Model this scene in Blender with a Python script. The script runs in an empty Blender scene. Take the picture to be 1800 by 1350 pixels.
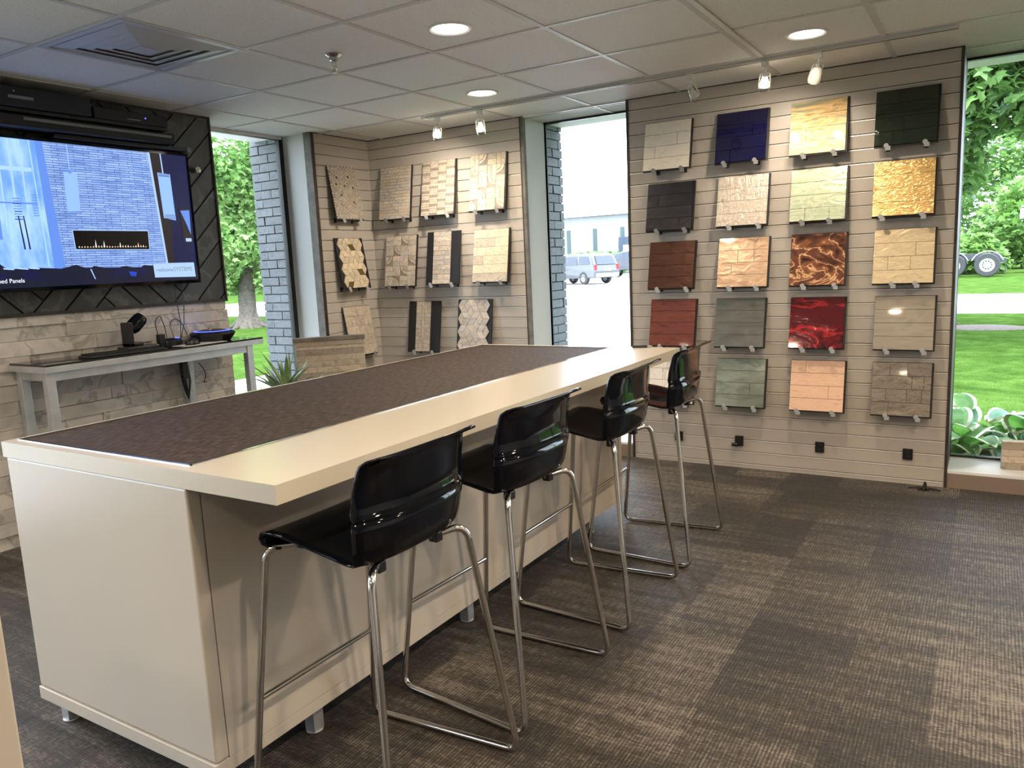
import bpy, math, random
from mathutils import Vector, Matrix, Euler
rnd = random.Random(7)
PI = math.pi
C = bpy.context.scene.collection
SC = bpy.context.scene

# ------------------------------------------------------------------ camera, sky, exposure
def S(r, g, b, k=1.0):
    f = lambda c: (c / 255 / 12.92) if c <= 10.3 else ((c / 255 + .055) / 1.055) ** 2.4
    return (f(r) * k, f(g) * k, f(b) * k, 1)

CAM_YAW, CAM_PITCH, CAM_ROLL, CAM_F = 0.555785902, -0.154974885, -0.0455261583, 1362.34431
fw = Vector((-math.sin(CAM_YAW) * math.cos(CAM_PITCH), math.cos(CAM_YAW) * math.cos(CAM_PITCH), math.sin(CAM_PITCH)))
r0 = Vector((math.cos(CAM_YAW), math.sin(CAM_YAW), 0)); u0 = r0.cross(fw)
rr = math.cos(CAM_ROLL) * r0 + math.sin(CAM_ROLL) * u0
uu = -math.sin(CAM_ROLL) * r0 + math.cos(CAM_ROLL) * u0
cd = bpy.data.cameras.new('camera'); cam = bpy.data.objects.new('camera', cd); C.objects.link(cam)
cam.matrix_world = Matrix(((rr.x, uu.x, -fw.x, 0), (rr.y, uu.y, -fw.y, 0), (rr.z, uu.z, -fw.z, 1.37), (0, 0, 0, 1)))
cd.sensor_width = 36; cd.lens = 36 * CAM_F / 1800; cd.clip_start = .02; cd.clip_end = 400
SC.camera = cam
SC.view_settings.view_transform = 'Standard'; SC.view_settings.look = 'None'
SC.view_settings.gamma = 1; SC.view_settings.exposure = 0.68; SC.view_settings.use_curve_mapping = False

w = bpy.data.worlds.new('overcast_sky'); SC.world = w; w.use_nodes = True
bg = w.node_tree.nodes['Background']
bg.inputs[0].default_value = (0.82, 0.93, 1.08, 1); bg.inputs[1].default_value = 5.6
sl_ = bpy.data.lights.new('hazy_sun', 'SUN'); sl_.energy = 5.0; sl_.angle = math.radians(25); sl_.color = (1, .97, .92)
so_ = bpy.data.objects.new('hazy_sun', sl_); C.objects.link(so_); so_.rotation_euler = (math.radians(33), 0, math.radians(38))
SC.cycles.max_bounces = 8; SC.cycles.diffuse_bounces = 4; SC.cycles.glossy_bounces = 4
SC.cycles.transparent_max_bounces = 12; SC.cycles.caustics_reflective = False; SC.cycles.caustics_refractive = False
SC.cycles.sample_clamp_indirect = 6

WARM = (1.0, .79, .57)
def area(name, loc, size, power, col=WARM, rot=(0, 0, 0), shape='DISK', sy=None, spread=None):
    l = bpy.data.lights.new(name, 'AREA'); l.shape = shape; l.size = size; l.energy = power; l.color = col
    if sy: l.size_y = sy
    if spread: l.spread = spread
    o = bpy.data.objects.new(name, l); C.objects.link(o); o.location = loc; o.rotation_euler = rot
    return o
DOWN_POWER = 8.2
CEIL_LIGHTS = [(-2.037, 2.905), (-2.639, 4.06), (-.796, 4.07), (-2.04, -.10), (-.80, 1.10), (.42, 2.80), (.42, .90), (-.80, -.75), (-2.6, -1.5), (1.6, 1.8), (-3.55, 1.15), (-3.55, -.40), (.42, 1.85), (1.6, 3.2)]  # the final entries are unseen, added to light the television wall and counter side
for x, y in CEIL_LIGHTS:
    area('downlight_lamp', (x, y, 2.366), .11, DOWN_POWER * (1.7 if x > 0 else 1.0), spread=2.7)

def portal(loc, sx, sy, rot):
    l = bpy.data.lights.new('window_portal', 'AREA'); l.shape = 'RECTANGLE'; l.size = sx; l.size_y = sy; l.cycles.is_portal = True
    o = bpy.data.objects.new('window_portal', l); C.objects.link(o); o.location = loc; o.rotation_euler = rot
H_ = math.pi / 2
portal((-4.63, 3.85, 1.24), .84, 2.28, (H_, 0, -H_))        # left window
portal((-4.63, -.25, 1.24), 3.0, 2.28, (H_, 0, -H_))
portal((-2.47, 5.26, 1.24), .82, 2.28, (-H_, 0, 0))
portal((.62, 5.26, 1.24), 1.6, 2.28, (-H_, 0, 0))
portal((-3.5, -2.66, 1.6), 1.0, 1.0, (H_, 0, 0))
# ------------------------------------------------------------------ material helpers
def newmat(name):
    m = bpy.data.materials.new(name); m.use_nodes = True
    nt = m.node_tree; return m, nt, nt.nodes['Principled BSDF']
def nd(nt, t, **kw):
    n = nt.nodes.new(t)
    for k, v in kw.items():
        if k.startswith('i_'): n.inputs[k[2:].replace('_', ' ')].default_value = v
        else: setattr(n, k, v)
    return n
def ramp(nt, fac, cols):
    r = nt.nodes.new('ShaderNodeValToRGB'); e = r.color_ramp.elements
    while len(e) < len(cols): e.new(.5)
    for i, (p, c) in enumerate(cols): e[i].position = p; e[i].color = c
    nt.links.new(fac, r.inputs[0]); return r
def coord(nt, scale=(1, 1, 1), loc=(0, 0, 0), rot=(0, 0, 0), kind='Object'):
    t = nt.nodes.new('ShaderNodeTexCoord'); mp = nt.nodes.new('ShaderNodeMapping')
    mp.inputs['Scale'].default_value = scale; mp.inputs['Location'].default_value = loc; mp.inputs['Rotation'].default_value = rot
    nt.links.new(t.outputs[kind], mp.inputs[0]); return mp.outputs[0]
def bumpit(nt, b, h, strength, dist=.002):
    bp = nt.nodes.new('ShaderNodeBump'); bp.inputs['Strength'].default_value = strength; bp.inputs['Distance'].default_value = dist
    nt.links.new(h, bp.inputs['Height']); nt.links.new(bp.outputs[0], b.inputs['Normal']); return bp
def plain(name, col, rough=.5, metal=0.0, spec=.5, coat=0.0, var=0.0, vs=30, bump=0.0, bs=200):
    m, nt, b = newmat(name)
    b.inputs['Base Color'].default_value = col; b.inputs['Roughness'].default_value = rough
    b.inputs['Metallic'].default_value = metal; b.inputs['Specular IOR Level'].default_value = spec
    b.inputs['Coat Weight'].default_value = coat; b.inputs['Coat Roughness'].default_value = .05
    if var:
        n = nd(nt, 'ShaderNodeTexNoise', i_Scale=vs, i_Detail=4.0); nt.links.new(coord(nt), n.inputs[0])
        lo = tuple(c * (1 - var) for c in col[:3]) + (1,); hi = tuple(min(1, c * (1 + var)) for c in col[:3]) + (1,)
        r = ramp(nt, n.outputs[0], [(.3, lo), (.7, hi)]); nt.links.new(r.outputs[0], b.inputs['Base Color'])
    if bump:
        n2 = nd(nt, 'ShaderNodeTexNoise', i_Scale=bs, i_Detail=3.0); nt.links.new(coord(nt), n2.inputs[0]); bumpit(nt, b, n2.outputs[0], bump)
    return m
def emis(name, col, s=1.0):
    m, nt, b = newmat(name); b.inputs['Base Color'].default_value = (0, 0, 0, 1)
    b.inputs['Roughness'].default_value = .25
    b.inputs['Emission Color'].default_value = col; b.inputs['Emission Strength'].default_value = s; return m

M = {}
M['lam'] = plain('cream_laminate', (.53, .48, .405, 1), .30, spec=.5, var=.02, vs=3)
M['lamtop'] = plain('cream_laminate_top', (.56, .515, .425, 1), .25, spec=.5)
M['chrome'] = plain('chrome', (.62, .60, .57, 1), .12, 1.0)
M['steel'] = plain('brushed_steel', (.60, .62, .63, 1), .45, .85, var=.1, vs=12)
M['white_metal'] = plain('white_enamel', (.78, .78, .75, 1), .35)
M['black_plastic'] = plain('black_plastic', (.010, .010, .012, 1), .35)
M['black_gloss'] = plain('black_gloss_shell', (.002, .003, .006, 1), .06, spec=.30)
M['black_matte'] = plain('black_board', (.008, .008, .010, 1), .6)
M['black_glass'] = plain('black_glass', (.010, .012, .012, 1), .06, spec=.7)
M['white_wall'] = plain('pale_paint', (.82, .84, .82, 1), .6, bump=.08, bs=120)
M['beige_wall'] = plain('grey_paint', (.58, .57, .56, 1), .6)
M['dark_trim'] = plain('dark_bronze_trim', (.035, .028, .024, 1), .45, var=.3, vs=20)
M['wood_trim'] = plain('weathered_grey_wood', S(112, 106, 96), .6, var=.3, vs=14, bump=.3, bs=60)
M['window_frame'] = plain('dark_window_frame', (.02, .022, .02, 1), .4, .4)
M['grey_clip'] = plain('grey_clip_plastic', (.20, .20, .20, 1), .4)
M['clear_clip'] = plain('frosted_clip_plastic', (.36, .38, .40, 1), .3)
M['sill'] = plain('white_sill', (.74, .77, .78, 1), .45, var=.04, vs=8)
M['sillface'] = plain('taupe_sill_face', S(132, 116, 102), .6)
M['slat'] = plain('greige_slatwall_laminate', S(180, 173, 163), .34, spec=.5, var=.03, vs=4)
M['slatlip'] = plain('slat_groove_insert', (.85, .82, .78, 1), .3, .4)
M['groove'] = plain('slat_groove_core', (.12, .10, .085, 1), .5)
M['white_led'] = emis('lamp_lens', (1.0, .90, .74, 1), 9.0)
M['spot_bulb'] = emis('spot_bulb', (1.0, .88, .66, 1), 14.0)
M['blue_led'] = emis('blue_led', (.05, .08, 1, 1), 3.0)
M['paper'] = plain('paper', (.8, .8, .78, 1), .7)

def glass_mat():
    m, nt, b = newmat('window_glass'); nt.nodes.remove(b)
    t = nt.nodes.new('ShaderNodeBsdfTransparent'); t.inputs[0].default_value = (.975, .985, .985, 1)
    g = nt.nodes.new('ShaderNodeBsdfGlossy'); g.inputs['Roughness'].default_value = .01
    f = nt.nodes.new('ShaderNodeFresnel'); f.inputs[0].default_value = 1.35
    mx = nt.nodes.new('ShaderNodeMixShader'); nt.links.new(f.outputs[0], mx.inputs[0])
    nt.links.new(t.outputs[0], mx.inputs[1]); nt.links.new(g.outputs[0], mx.inputs[2])
    nt.links.new(mx.outputs[0], nt.nodes['Material Output'].inputs[0]); return m
M['glass'] = glass_mat()
def clear_mat():
    m, nt, b = newmat('clear_glass_shade'); nt.nodes.remove(b)
    t = nt.nodes.new('ShaderNodeBsdfTransparent'); t.inputs[0].default_value = (.93, .93, .9, 1)
    g = nt.nodes.new('ShaderNodeBsdfGlossy'); g.inputs['Roughness'].default_value = .08
    f = nt.nodes.new('ShaderNodeLayerWeight'); f.inputs[0].default_value = .55
    mx = nt.nodes.new('ShaderNodeMixShader'); nt.links.new(f.outputs['Facing'], mx.inputs[0])
    nt.links.new(t.outputs[0], mx.inputs[1]); nt.links.new(g.outputs[0], mx.inputs[2])
    nt.links.new(mx.outputs[0], nt.nodes['Material Output'].inputs[0]); return m
M['clear'] = clear_mat()

def carpet_mat():
    m, nt, b = newmat('ribbed_carpet_tile')
    L = nt.links
    t = nt.nodes.new('ShaderNodeTexCoord'); sep = nt.nodes.new('ShaderNodeSeparateXYZ'); L.new(t.outputs['Object'], sep.inputs[0])
    def math_(op, a, bb=None, c=None):
        n = nt.nodes.new('ShaderNodeMath'); n.operation = op
        for i, v in enumerate((a, bb, c)):
            if v is None: continue
            if isinstance(v, (int, float)): n.inputs[i].default_value = v
            else: L.new(v, n.inputs[i])
        return n.outputs[0]
    x, y = sep.outputs[0], sep.outputs[1]
    # ribs run along Y
    rib = math_('SINE', math_('MULTIPLY', x, 2 * PI / .0105))
    cell = math_('FLOOR', math_('DIVIDE', x, .0105)) if False else None
    def cells(dx, dy, ox, oy):
        cx = math_('FLOOR', math_('DIVIDE', math_('ADD', x, ox), dx)); cy = math_('FLOOR', math_('DIVIDE', math_('ADD', y, oy), dy))
        cb = nt.nodes.new('ShaderNodeCombineXYZ'); L.new(cx, cb.inputs[0]); L.new(cy, cb.inputs[1])
        wn = nt.nodes.new('ShaderNodeTexWhiteNoise'); wn.noise_dimensions = '3D'; L.new(cb.outputs[0], wn.inputs[0]); return wn.outputs[0]
    a = cells(.305, .61, .1, .2); bcell = cells(.61, .24, .35, .07)
    n1 = nd(nt, 'ShaderNodeTexNoise', i_Scale=1.0, i_Detail=2.0); L.new(coord(nt, (3, 26, 1)), n1.inputs[0])
    n2 = nd(nt, 'ShaderNodeTexNoise', i_Scale=1.0, i_Detail=3.0); L.new(coord(nt, (160, 14, 1)), n2.inputs[0])
    dash = nd(nt, 'ShaderNodeTexNoise', i_Scale=1.0, i_Detail=1.0); L.new(coord(nt, (40, 130, 1)), dash.inputs[0])
    tone = math_('ADD', math_('MULTIPLY', a, .24), math_('ADD', math_('MULTIPLY', bcell, .20), math_('MULTIPLY', n1.outputs[0], .60)))
    fib = math_('ADD', math_('MULTIPLY', rib, .11), math_('MULTIPLY', math_('SUBTRACT', math_('ADD', n2.outputs[0], dash.outputs[0]), 1.0), .62))
    tot = math_('ADD', tone, fib)
    r = ramp(nt, tot, [(.16, S(20, 18, 16)), (.42, S(40, 35, 31)), (.62, S(63, 57, 50)), (.88, S(112, 105, 95))])
    L.new(r.outputs[0], b.inputs['Base Color']); b.inputs['Roughness'].default_value = .62
    b.inputs['Sheen Weight'].default_value = .08; b.inputs['Specular IOR Level'].default_value = .30
    bumpit(nt, b, fib, .6, .003); return m
M['carpet'] = carpet_mat()
def inset_mat():
    m, nt, b = newmat('brown_felt_inset')
    n = nd(nt, 'ShaderNodeTexNoise', i_Scale=90.0, i_Detail=5.0); nt.links.new(coord(nt, (1, .35, 1)), n.inputs[0])
    r = ramp(nt, n.outputs[0], [(.32, S(36, 27, 22)), (.52, S(58, 45, 38)), (.72, S(88, 72, 64))])
    nt.links.new(r.outputs[0], b.inputs['Base Color']); b.inputs['Roughness'].default_value = .7; b.inputs['Specular IOR Level'].default_value = .28
    n2 = nd(nt, 'ShaderNodeTexNoise', i_Scale=420.0, i_Detail=2.0); nt.links.new(coord(nt), n2.inputs[0])
    bumpit(nt, b, n2.outputs[0], .5, .002); return m
M['felt'] = inset_mat()
def ceil_mat():
    m, nt, b = newmat('acoustic_tile')
    n = nd(nt, 'ShaderNodeTexNoise', i_Scale=260.0, i_Detail=3.0); nt.links.new(coord(nt), n.inputs[0])
    r = ramp(nt, n.outputs[0], [(.30, (.45, .45, .44, 1)), (.42, (.82, .82, .80, 1)), (.7, (.86, .86, .84, 1))])
    nt.links.new(r.outputs[0], b.inputs['Base Color']); b.inputs['Roughness'].default_value = .9
    bumpit(nt, b, n.outputs[0], .4, .003); return m
M['ceil'] = ceil_mat()
M['tbar'] = plain('ceiling_grid_paint', (.60, .60, .58, 1), .5)
M['vent'] = plain('vent_grey_enamel', (.46, .47, .48, 1), .35)
def marble_mat(name, base, vein, scale=5, rough=.45, bump=.2, warmvar=None):
    m, nt, b = newmat(name)
    v0 = coord(nt, (1, 1, 1), kind='Object')
    ge = nt.nodes.new('ShaderNodeNewGeometry'); sc3 = nt.nodes.new('ShaderNodeVectorMath'); sc3.operation = 'SCALE'; sc3.inputs[0].default_value = (3.1, 17.3, 11.7)
    nt.links.new(ge.outputs['Random Per Island'], sc3.inputs['Scale']); av = nt.nodes.new('ShaderNodeVectorMath'); av.operation = 'ADD'
    nt.links.new(v0, av.inputs[0]); nt.links.new(sc3.outputs[0], av.inputs[1]); v = av.outputs[0]
    n = nd(nt, 'ShaderNodeTexNoise', i_Scale=scale * .8, i_Detail=4.0, i_Roughness=.55, i_Distortion=.35); nt.links.new(v, n.inputs[0])
    lite = tuple(min(1, c * 1.10) for c in base[:3]) + (1,); mid = tuple(a * .6 + b2 * .4 for a, b2 in zip(base, vein)); vein = tuple(a * .35 + b2 * .65 for a, b2 in zip(base, vein))
    r = ramp(nt, n.outputs[0], [(.30, mid), (.40, base), (.46, lite), (.495, vein), (.53, lite), (.62, base), (.74, mid)])
    rb = ramp(nt, ge.outputs['Random Per Island'], [(0, (.84, .84, .84, 1)), (1, (1.08, 1.07, 1.05, 1))])
    mm_ = nt.nodes.new('ShaderNodeMix'); mm_.data_type = 'RGBA'; mm_.blend_type = 'MULTIPLY'; mm_.inputs[0].default_value = 1
    nt.links.new(r.outputs[0], mm_.inputs[6]); nt.links.new(rb.outputs[0], mm_.inputs[7])
    col = mm_.outputs[2]
    if warmvar:
        n3 = nd(nt, 'ShaderNodeTexNoise', i_Scale=scale * .6, i_Detail=3.0); nt.links.new(coord(nt, (1, 1, 1), (3, 7, 1)), n3.inputs[0])
        r3 = ramp(nt, n3.outputs[0], [(.35, (1, 1, 1, 1)), (.65, warmvar)])
        mx = nt.nodes.new('ShaderNodeMix'); mx.data_type = 'RGBA'; mx.blend_type = 'MULTIPLY'; mx.inputs[0].default_value = 1
        nt.links.new(col, mx.inputs[6]); nt.links.new(r3.outputs[0], mx.inputs[7]); col = mx.outputs[2]
    nt.links.new(col, b.inputs['Base Color']); b.inputs['Roughness'].default_value = rough
    n2 = nd(nt, 'ShaderNodeTexNoise', i_Scale=scale * 9.0, i_Detail=5.0); nt.links.new(v, n2.inputs[0]); bumpit(nt, b, n2.outputs[0], bump, .006)
    return m
M['stone'] = marble_mat('ledger_marble', S(212, 208, 201), S(150, 150, 148), 4, .55, .25, (.84, .83, .82, 1))
M['slate'] = marble_mat('charcoal_slate_tile', S(74, 78, 78), S(116, 120, 118), 4, .30, .2, (.75, .75, .77, 1))
M['marble1'] = marble_mat('cream_marble', S(198, 187, 171), S(150, 140, 126), 16, .45, .1, (.86, .84, .82, 1))
M['marble2'] = marble_mat('grey_veined_marble', S(190, 184, 176), S(130, 125, 120), 20, .45, .1, (.84, .83, .82, 1))
M['marble3'] = marble_mat('warm_white_marble', S(206, 192, 168), S(165, 150, 128), 14, .4, .1)
M['mgrey'] = marble_mat('grey_marble_chip', S(142, 132, 122), S(110, 100, 92), 20, .5, .1)
M['gold'] = plain('antique_brass_inlay', S(120, 100, 62), .35, .6)
M['grout'] = plain('grout', S(150, 138, 124), .8)
M['dgrout'] = plain('dark_grout', (.03, .028, .026, 1), .7)
M['plank1'] = marble_mat('pale_oak_plank', S(196, 182, 162), S(160, 145, 126), 9, .55, .15)
M['plank2'] = marble_mat('grey_oak_plank', S(160, 148, 134), S(124, 114, 102), 9, .55, .15)
M['plank3'] = marble_mat('mixed_oak_plank', S(184, 172, 156), S(140, 128, 114), 7, .55, .15)
M['brick'] = marble_mat('painted_grey_brick', S(100, 104, 108), S(72, 77, 82), 14, .7, .9)
M['mortar'] = plain('dark_mortar', S(42, 44, 46), .9)

def wavy_glass(name, pal, seed, stretch=(3, 1, 9), scale=3.0, dist=3.0, rough=.12, metal=.55, bump=.35, bscale=10, coat=.6, bstretch=(1, 1, 1.6), bdist=1.2):
    m, nt, b = newmat(name)
    off = (seed * 3.1, seed * 1.7, seed * 2.3)
    n = nd(nt, 'ShaderNodeTexNoise', i_Scale=scale, i_Detail=4.0, i_Distortion=dist, i_Roughness=.55)
    nt.links.new(coord(nt, stretch, off), n.inputs[0])
    r = ramp(nt, n.outputs[0], pal); nt.links.new(r.outputs[0], b.inputs['Base Color'])
    b.inputs['Roughness'].default_value = rough; b.inputs['Metallic'].default_value = metal
    b.inputs['Coat Weight'].default_value = coat; b.inputs['Coat Roughness'].default_value = .04
    n2 = nd(nt, 'ShaderNodeTexNoise', i_Scale=bscale, i_Detail=2.5, i_Distortion=bdist)
    nt.links.new(coord(nt, bstretch, off), n2.inputs[0]); bumpit(nt, b, n2.outputs[0], bump, .012); return m

# ------------------------------------------------------------------ mesh helpers
class MB:
    def __init__(s): s.v = []; s.f = []; s.m = []
    def add(s, vs, fs, mi=0, X=None):
        o = len(s.v); s.v += [(X @ Vector(p)) if X else Vector(p) for p in vs]
        for f in fs: s.f.append([o + i for i in f]); s.m.append(mi)
        return s
    def box(s, a, b, mi=0, X=None):
        x0, y0, z0 = a; x1, y1, z1 = b
        return s.add([(x0, y0, z0), (x1, y0, z0), (x1, y1, z0), (x0, y1, z0), (x0, y0, z1), (x1, y0, z1), (x1, y1, z1), (x0, y1, z1)],
                     [(0, 3, 2, 1), (4, 5, 6, 7), (0, 1, 5, 4), (1, 2, 6, 5), (2, 3, 7, 6), (3, 0, 4, 7)], mi, X)
    def poly(s, pts, d, mi=0, X=None):
        """flat polygon (list of 3D points) extruded by vector d"""
        n = len(pts); d = Vector(d); P = [Vector(p) for p in pts]
        vs = P + [p + d for p in P]
        fs = [list(range(n))[::-1], list(range(n, 2 * n))] + [(i, (i + 1) % n, n + (i + 1) % n, n + i) for i in range(n)]
        return s.add(vs, fs, mi, X)
    def tube(s, path, r, seg=10, closed=False, mi=0, caps=True, X=None):
        P = [Vector(p) for p in path]; n = len(P); rings = []
        R = r if isinstance(r, (list, tuple)) else [r] * n
        up = None
        for i in range(n):
            a = P[i - 1] if (i > 0 or closed) else P[i]; b = P[(i + 1) % n] if (i < n - 1 or closed) else P[i]
            t = (b - a).normalized()
            if up is None:
                up = t.cross(Vector((0, 0, 1)))
                if up.length < .1: up = t.cross(Vector((1, 0, 0)))
            up = (up - t * up.dot(t)).normalized(); vv = t.cross(up)
            rings.append([P[i] + (up * math.cos(2 * PI * k / seg) + vv * math.sin(2 * PI * k / seg)) * R[i] for k in range(seg)])
        vs = [p for rg in rings for p in rg]; fs = []
        for i in range(n if closed else n - 1):
            j = (i + 1) % n
            for k in range(seg):
                k2 = (k + 1) % seg; fs.append((i * seg + k, i * seg + k2, j * seg + k2, j * seg + k))
        if caps and not closed: fs += [tuple(range(seg))[::-1], tuple(range((n - 1) * seg, n * seg))]
        return s.add(vs, fs, mi, X)
    def lathe(s, prof, c=(0, 0, 0), seg=24, mi=0, X=None, caps=True):
        vs = []; fs = []; n = len(prof)
        for r, z in prof:
            for k in range(seg): a = 2 * PI * k / seg; vs.append((c[0] + r * math.cos(a), c[1] + r * math.sin(a), c[2] + z))
        for i in range(n - 1):
            for k in range(seg): k2 = (k + 1) % seg; fs.append((i * seg + k, i * seg + k2, (i + 1) * seg + k2, (i + 1) * seg + k))
        if caps: fs += [tuple(range(seg))[::-1], tuple(range((n - 1) * seg, n * seg))]
        return s.add(vs, fs, mi, X)
    def build(s, name, mats, parent=None, smooth=False, bevel=0, loc=None, ang=.6):
        me = bpy.data.meshes.new(name); me.from_pydata([tuple(p) for p in s.v], [], s.f)
        if not isinstance(mats, (list, tuple)): mats = [mats]
        for m in mats: me.materials.append(m)
        me.polygons.foreach_set('material_index', s.m)
        if smooth:
            me.polygons.foreach_set('use_smooth', [True] * len(s.f)); me.set_sharp_from_angle(angle=ang)
        me.update()
        o = bpy.data.objects.new(name, me); C.objects.link(o)
        if loc: o.location = loc
        if parent: o.parent = parent
        if bevel:
            bv = o.modifiers.new('bevel', 'BEVEL'); bv.width = bevel; bv.segments = 2; bv.limit_method = 'ANGLE'
        return o
def tag(o, label, cat, group=None, kind=None):
    o['label'] = label; o['category'] = cat
    if group: o['group'] = group
    if kind: o['kind'] = kind
    return o
def struct(o): o['kind'] = 'structure'; return o
def thing(name, label, cat, loc=(0, 0, 0), rot=(0, 0, 0), group=None):
    o = bpy.data.objects.new(name, None); o.empty_display_size = .05; C.objects.link(o)
    o.location = loc; o.rotation_euler = rot; return tag(o, label, cat, group)
def copy_tree(o, parent=None):
    c = o.copy(); C.objects.link(c); c.parent = parent
    for ch in o.children: copy_tree(ch, c)
    return c
def arc(p0, p1, p2, n=5):
    """rounded corner: quadratic curve p0->p2 with control p1"""
    p0, p1, p2 = map(Vector, (p0, p1, p2))
    return [(1 - t) ** 2 * p0 + 2 * t * (1 - t) * p1 + t * t * p2 for t in [i / n for i in range(n + 1)]]
def fillet(pts, r, n=5):
    P = [Vector(p) for p in pts]; out = [P[0]]
    for i in range(1, len(P) - 1):
        a = (P[i - 1] - P[i]); b = (P[i + 1] - P[i]); ra = min(r, a.length * .45, b.length * .45)
        out += arc(P[i] + a.normalized() * ra, P[i], P[i] + b.normalized() * ra, n)
    return out + [P[-1]]

# ------------------------------------------------------------------ room shell
X0, X1, Y0, YW, ZC = -4.33, 2.6, -2.6, 5.235, 2.38
YS = 4.885                      # face of the slatwall panels
XG = -4.61                      # left window plane
struct(MB().box((XG, Y0, -.10), (X1, YW, 0)).build('floor', M['carpet']))
struct(MB().box((XG - .3, Y0, ZC), (X1 + .3, YW + .3, ZC + .12)).build('ceiling', M['ceil']))
tb = MB()
for k in range(-8, 9):
    x = -1.71 + .606 * k
    if XG < x < X1: tb.box((x - .012, Y0, ZC - .004), (x + .012, YW, ZC))
for k in range(-10, 5):
    y = 3.15 + .606 * k
    if Y0 < y < YW: tb.box((XG, y - .012, ZC - .0045), (X1, y + .012, ZC))
struct(tb.build('trim_1', M['tbar']))
tb = MB(); tb.box((-1.085, 3.10, ZC - .009), (-1.06, 4.34, ZC - .004)); tb.box((XG, 3.44, ZC - .02), (XG + .02, 4.27, ZC)); tb.box((-2.85, YS, ZC - .010), (-2.06, YS + .02, ZC))
struct(tb.build('trim_2', M['white_metal']))
wb = MB(); wb.box((X0 - .28, Y0 - .1, 0), (-4.0, Y0, ZC)).box((-3.0, Y0 - .1, 0), (X1, Y0, ZC)).box((-4.0, Y0 - .1, 0), (-3.0, Y0, 1.1)).box((-4.0, Y0 - .1, 2.1), (-3.0, Y0, ZC))
struct(wb.build('wall_back', M['beige_wall']))
wr = MB(); wr.box((X1, Y0, 0), (X1 + .1, YW + .1, ZC)); wr.box((1.42, YW, 0), (X1, YW + .12, ZC))
struct(wr.build('wall_right', M['beige_wall']))

# TV wall: ledger stone below, herringbone slate above
def clip_poly(pts, y0, y1, z0, z1):
    for ax, val, sgn in ((0, y0, 1), (0, y1, -1), (1, z0, 1), (1, z1, -1)):
        out = []
        for i in range(len(pts)):
            a, b = pts[i], pts[(i + 1) % len(pts)]
            da, db = (a[ax] - val) * sgn, (b[ax] - val) * sgn
            if da >= 0: out.append(a)
            if da * db < 0:
                t = da / (da - db); out.append((a[0] + (b[0] - a[0]) * t, a[1] + (b[1] - a[1]) * t))
        pts = out
        if len(pts) < 3: return []
    return pts
YR = 3.43
YL = 1.42
core = MB().box((XG - .05, YL, 0), (X0 - .02, YR - .012, ZC)).box((XG - .05, Y0, 0), (X0 - .02, -1.9, ZC)); core.build('wall_left', M['mortar']); struct(bpy.data.objects['wall_left'])
st = MB(); z = 0.0; rs = random.Random(3)
while z < 1.195:
    h = min(rs.choice([.072, .08, .088]), 1.205 - z); y = YR + rs.uniform(-.012, .008); first = True
    while y > YL:
        L = rs.uniform(.22, .62); d = rs.uniform(.006, .026)
        pad = [rs.uniform(-.004, .004) for _ in range(4)]
        a = max(y - L, YL); x = X0 - .02 + d
        st.add([(X0 - .03, a + .001, z + .001), (X0 - .03, y - .001, z + .001), (X0 - .03, y - .001, z + h - .001), (X0 - .03, a + .001, z + h - .001),
                (x + pad[0], a + .001, z + .001), (x + pad[1], y - .001, z + .001), (x + pad[2], y - .001, z + h - .001), (x + pad[3], a + .001, z + h - .001)],
               [(4, 5, 6, 7), (0, 4, 7, 3), (1, 2, 6, 5), (3, 7, 6, 2), (0, 1, 5, 4)])
        y = a
    z += h
so = struct(st.build('wall_left_stone', M['stone'])); so.name = 'wall_left.001'
hb = MB(); Lh, Wh = .60, .12; c45 = math.cos(PI / 4); g = .005
zb0, zb1 = 1.222, ZC - .012
for i in range(-30, 31):
    for j in range(-14, 15):
        # herringbone lattice
        ox = i * Wh + j * Lh; oy = i * Wh - j * Lh
        for rect in (((0, 0), (Lh, Wh)), ((0, Wh), (Wh, Wh + Lh))):
            (ax, ay), (bx, by) = rect
            ax += ox + g; ay += oy + g; bx += ox - g; by += oy - g
            q = [(ax, ay), (bx, ay), (bx, by), (ax, by)]
            q = [((x - y) * c45 + 3.10, (x + y) * c45 + 1.62) for x, y in q]
            q = clip_poly(q, YL, YR - .012, zb0, zb1)
            if q: hb.poly([(X0 - .02, p[0], p[1]) for p in q], (.014 + rs.uniform(0, .004), 0, 0))
so = struct(hb.build('wall_left_slate', M['slate'])); so.name = 'wall_left.002'
tr = MB(); tr.box((X0 - .03, YL, 1.205), (X0 + .006, YR, 1.222)); tr.box((X0 - .03, YR - .012, 1.205), (X0 + .006, YR, ZC)); tr.box((X0 - .03, YL, ZC - .012), (X0 + .006, YR, ZC))
struct(tr.build('trim_3', M['dark_trim']))

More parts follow.
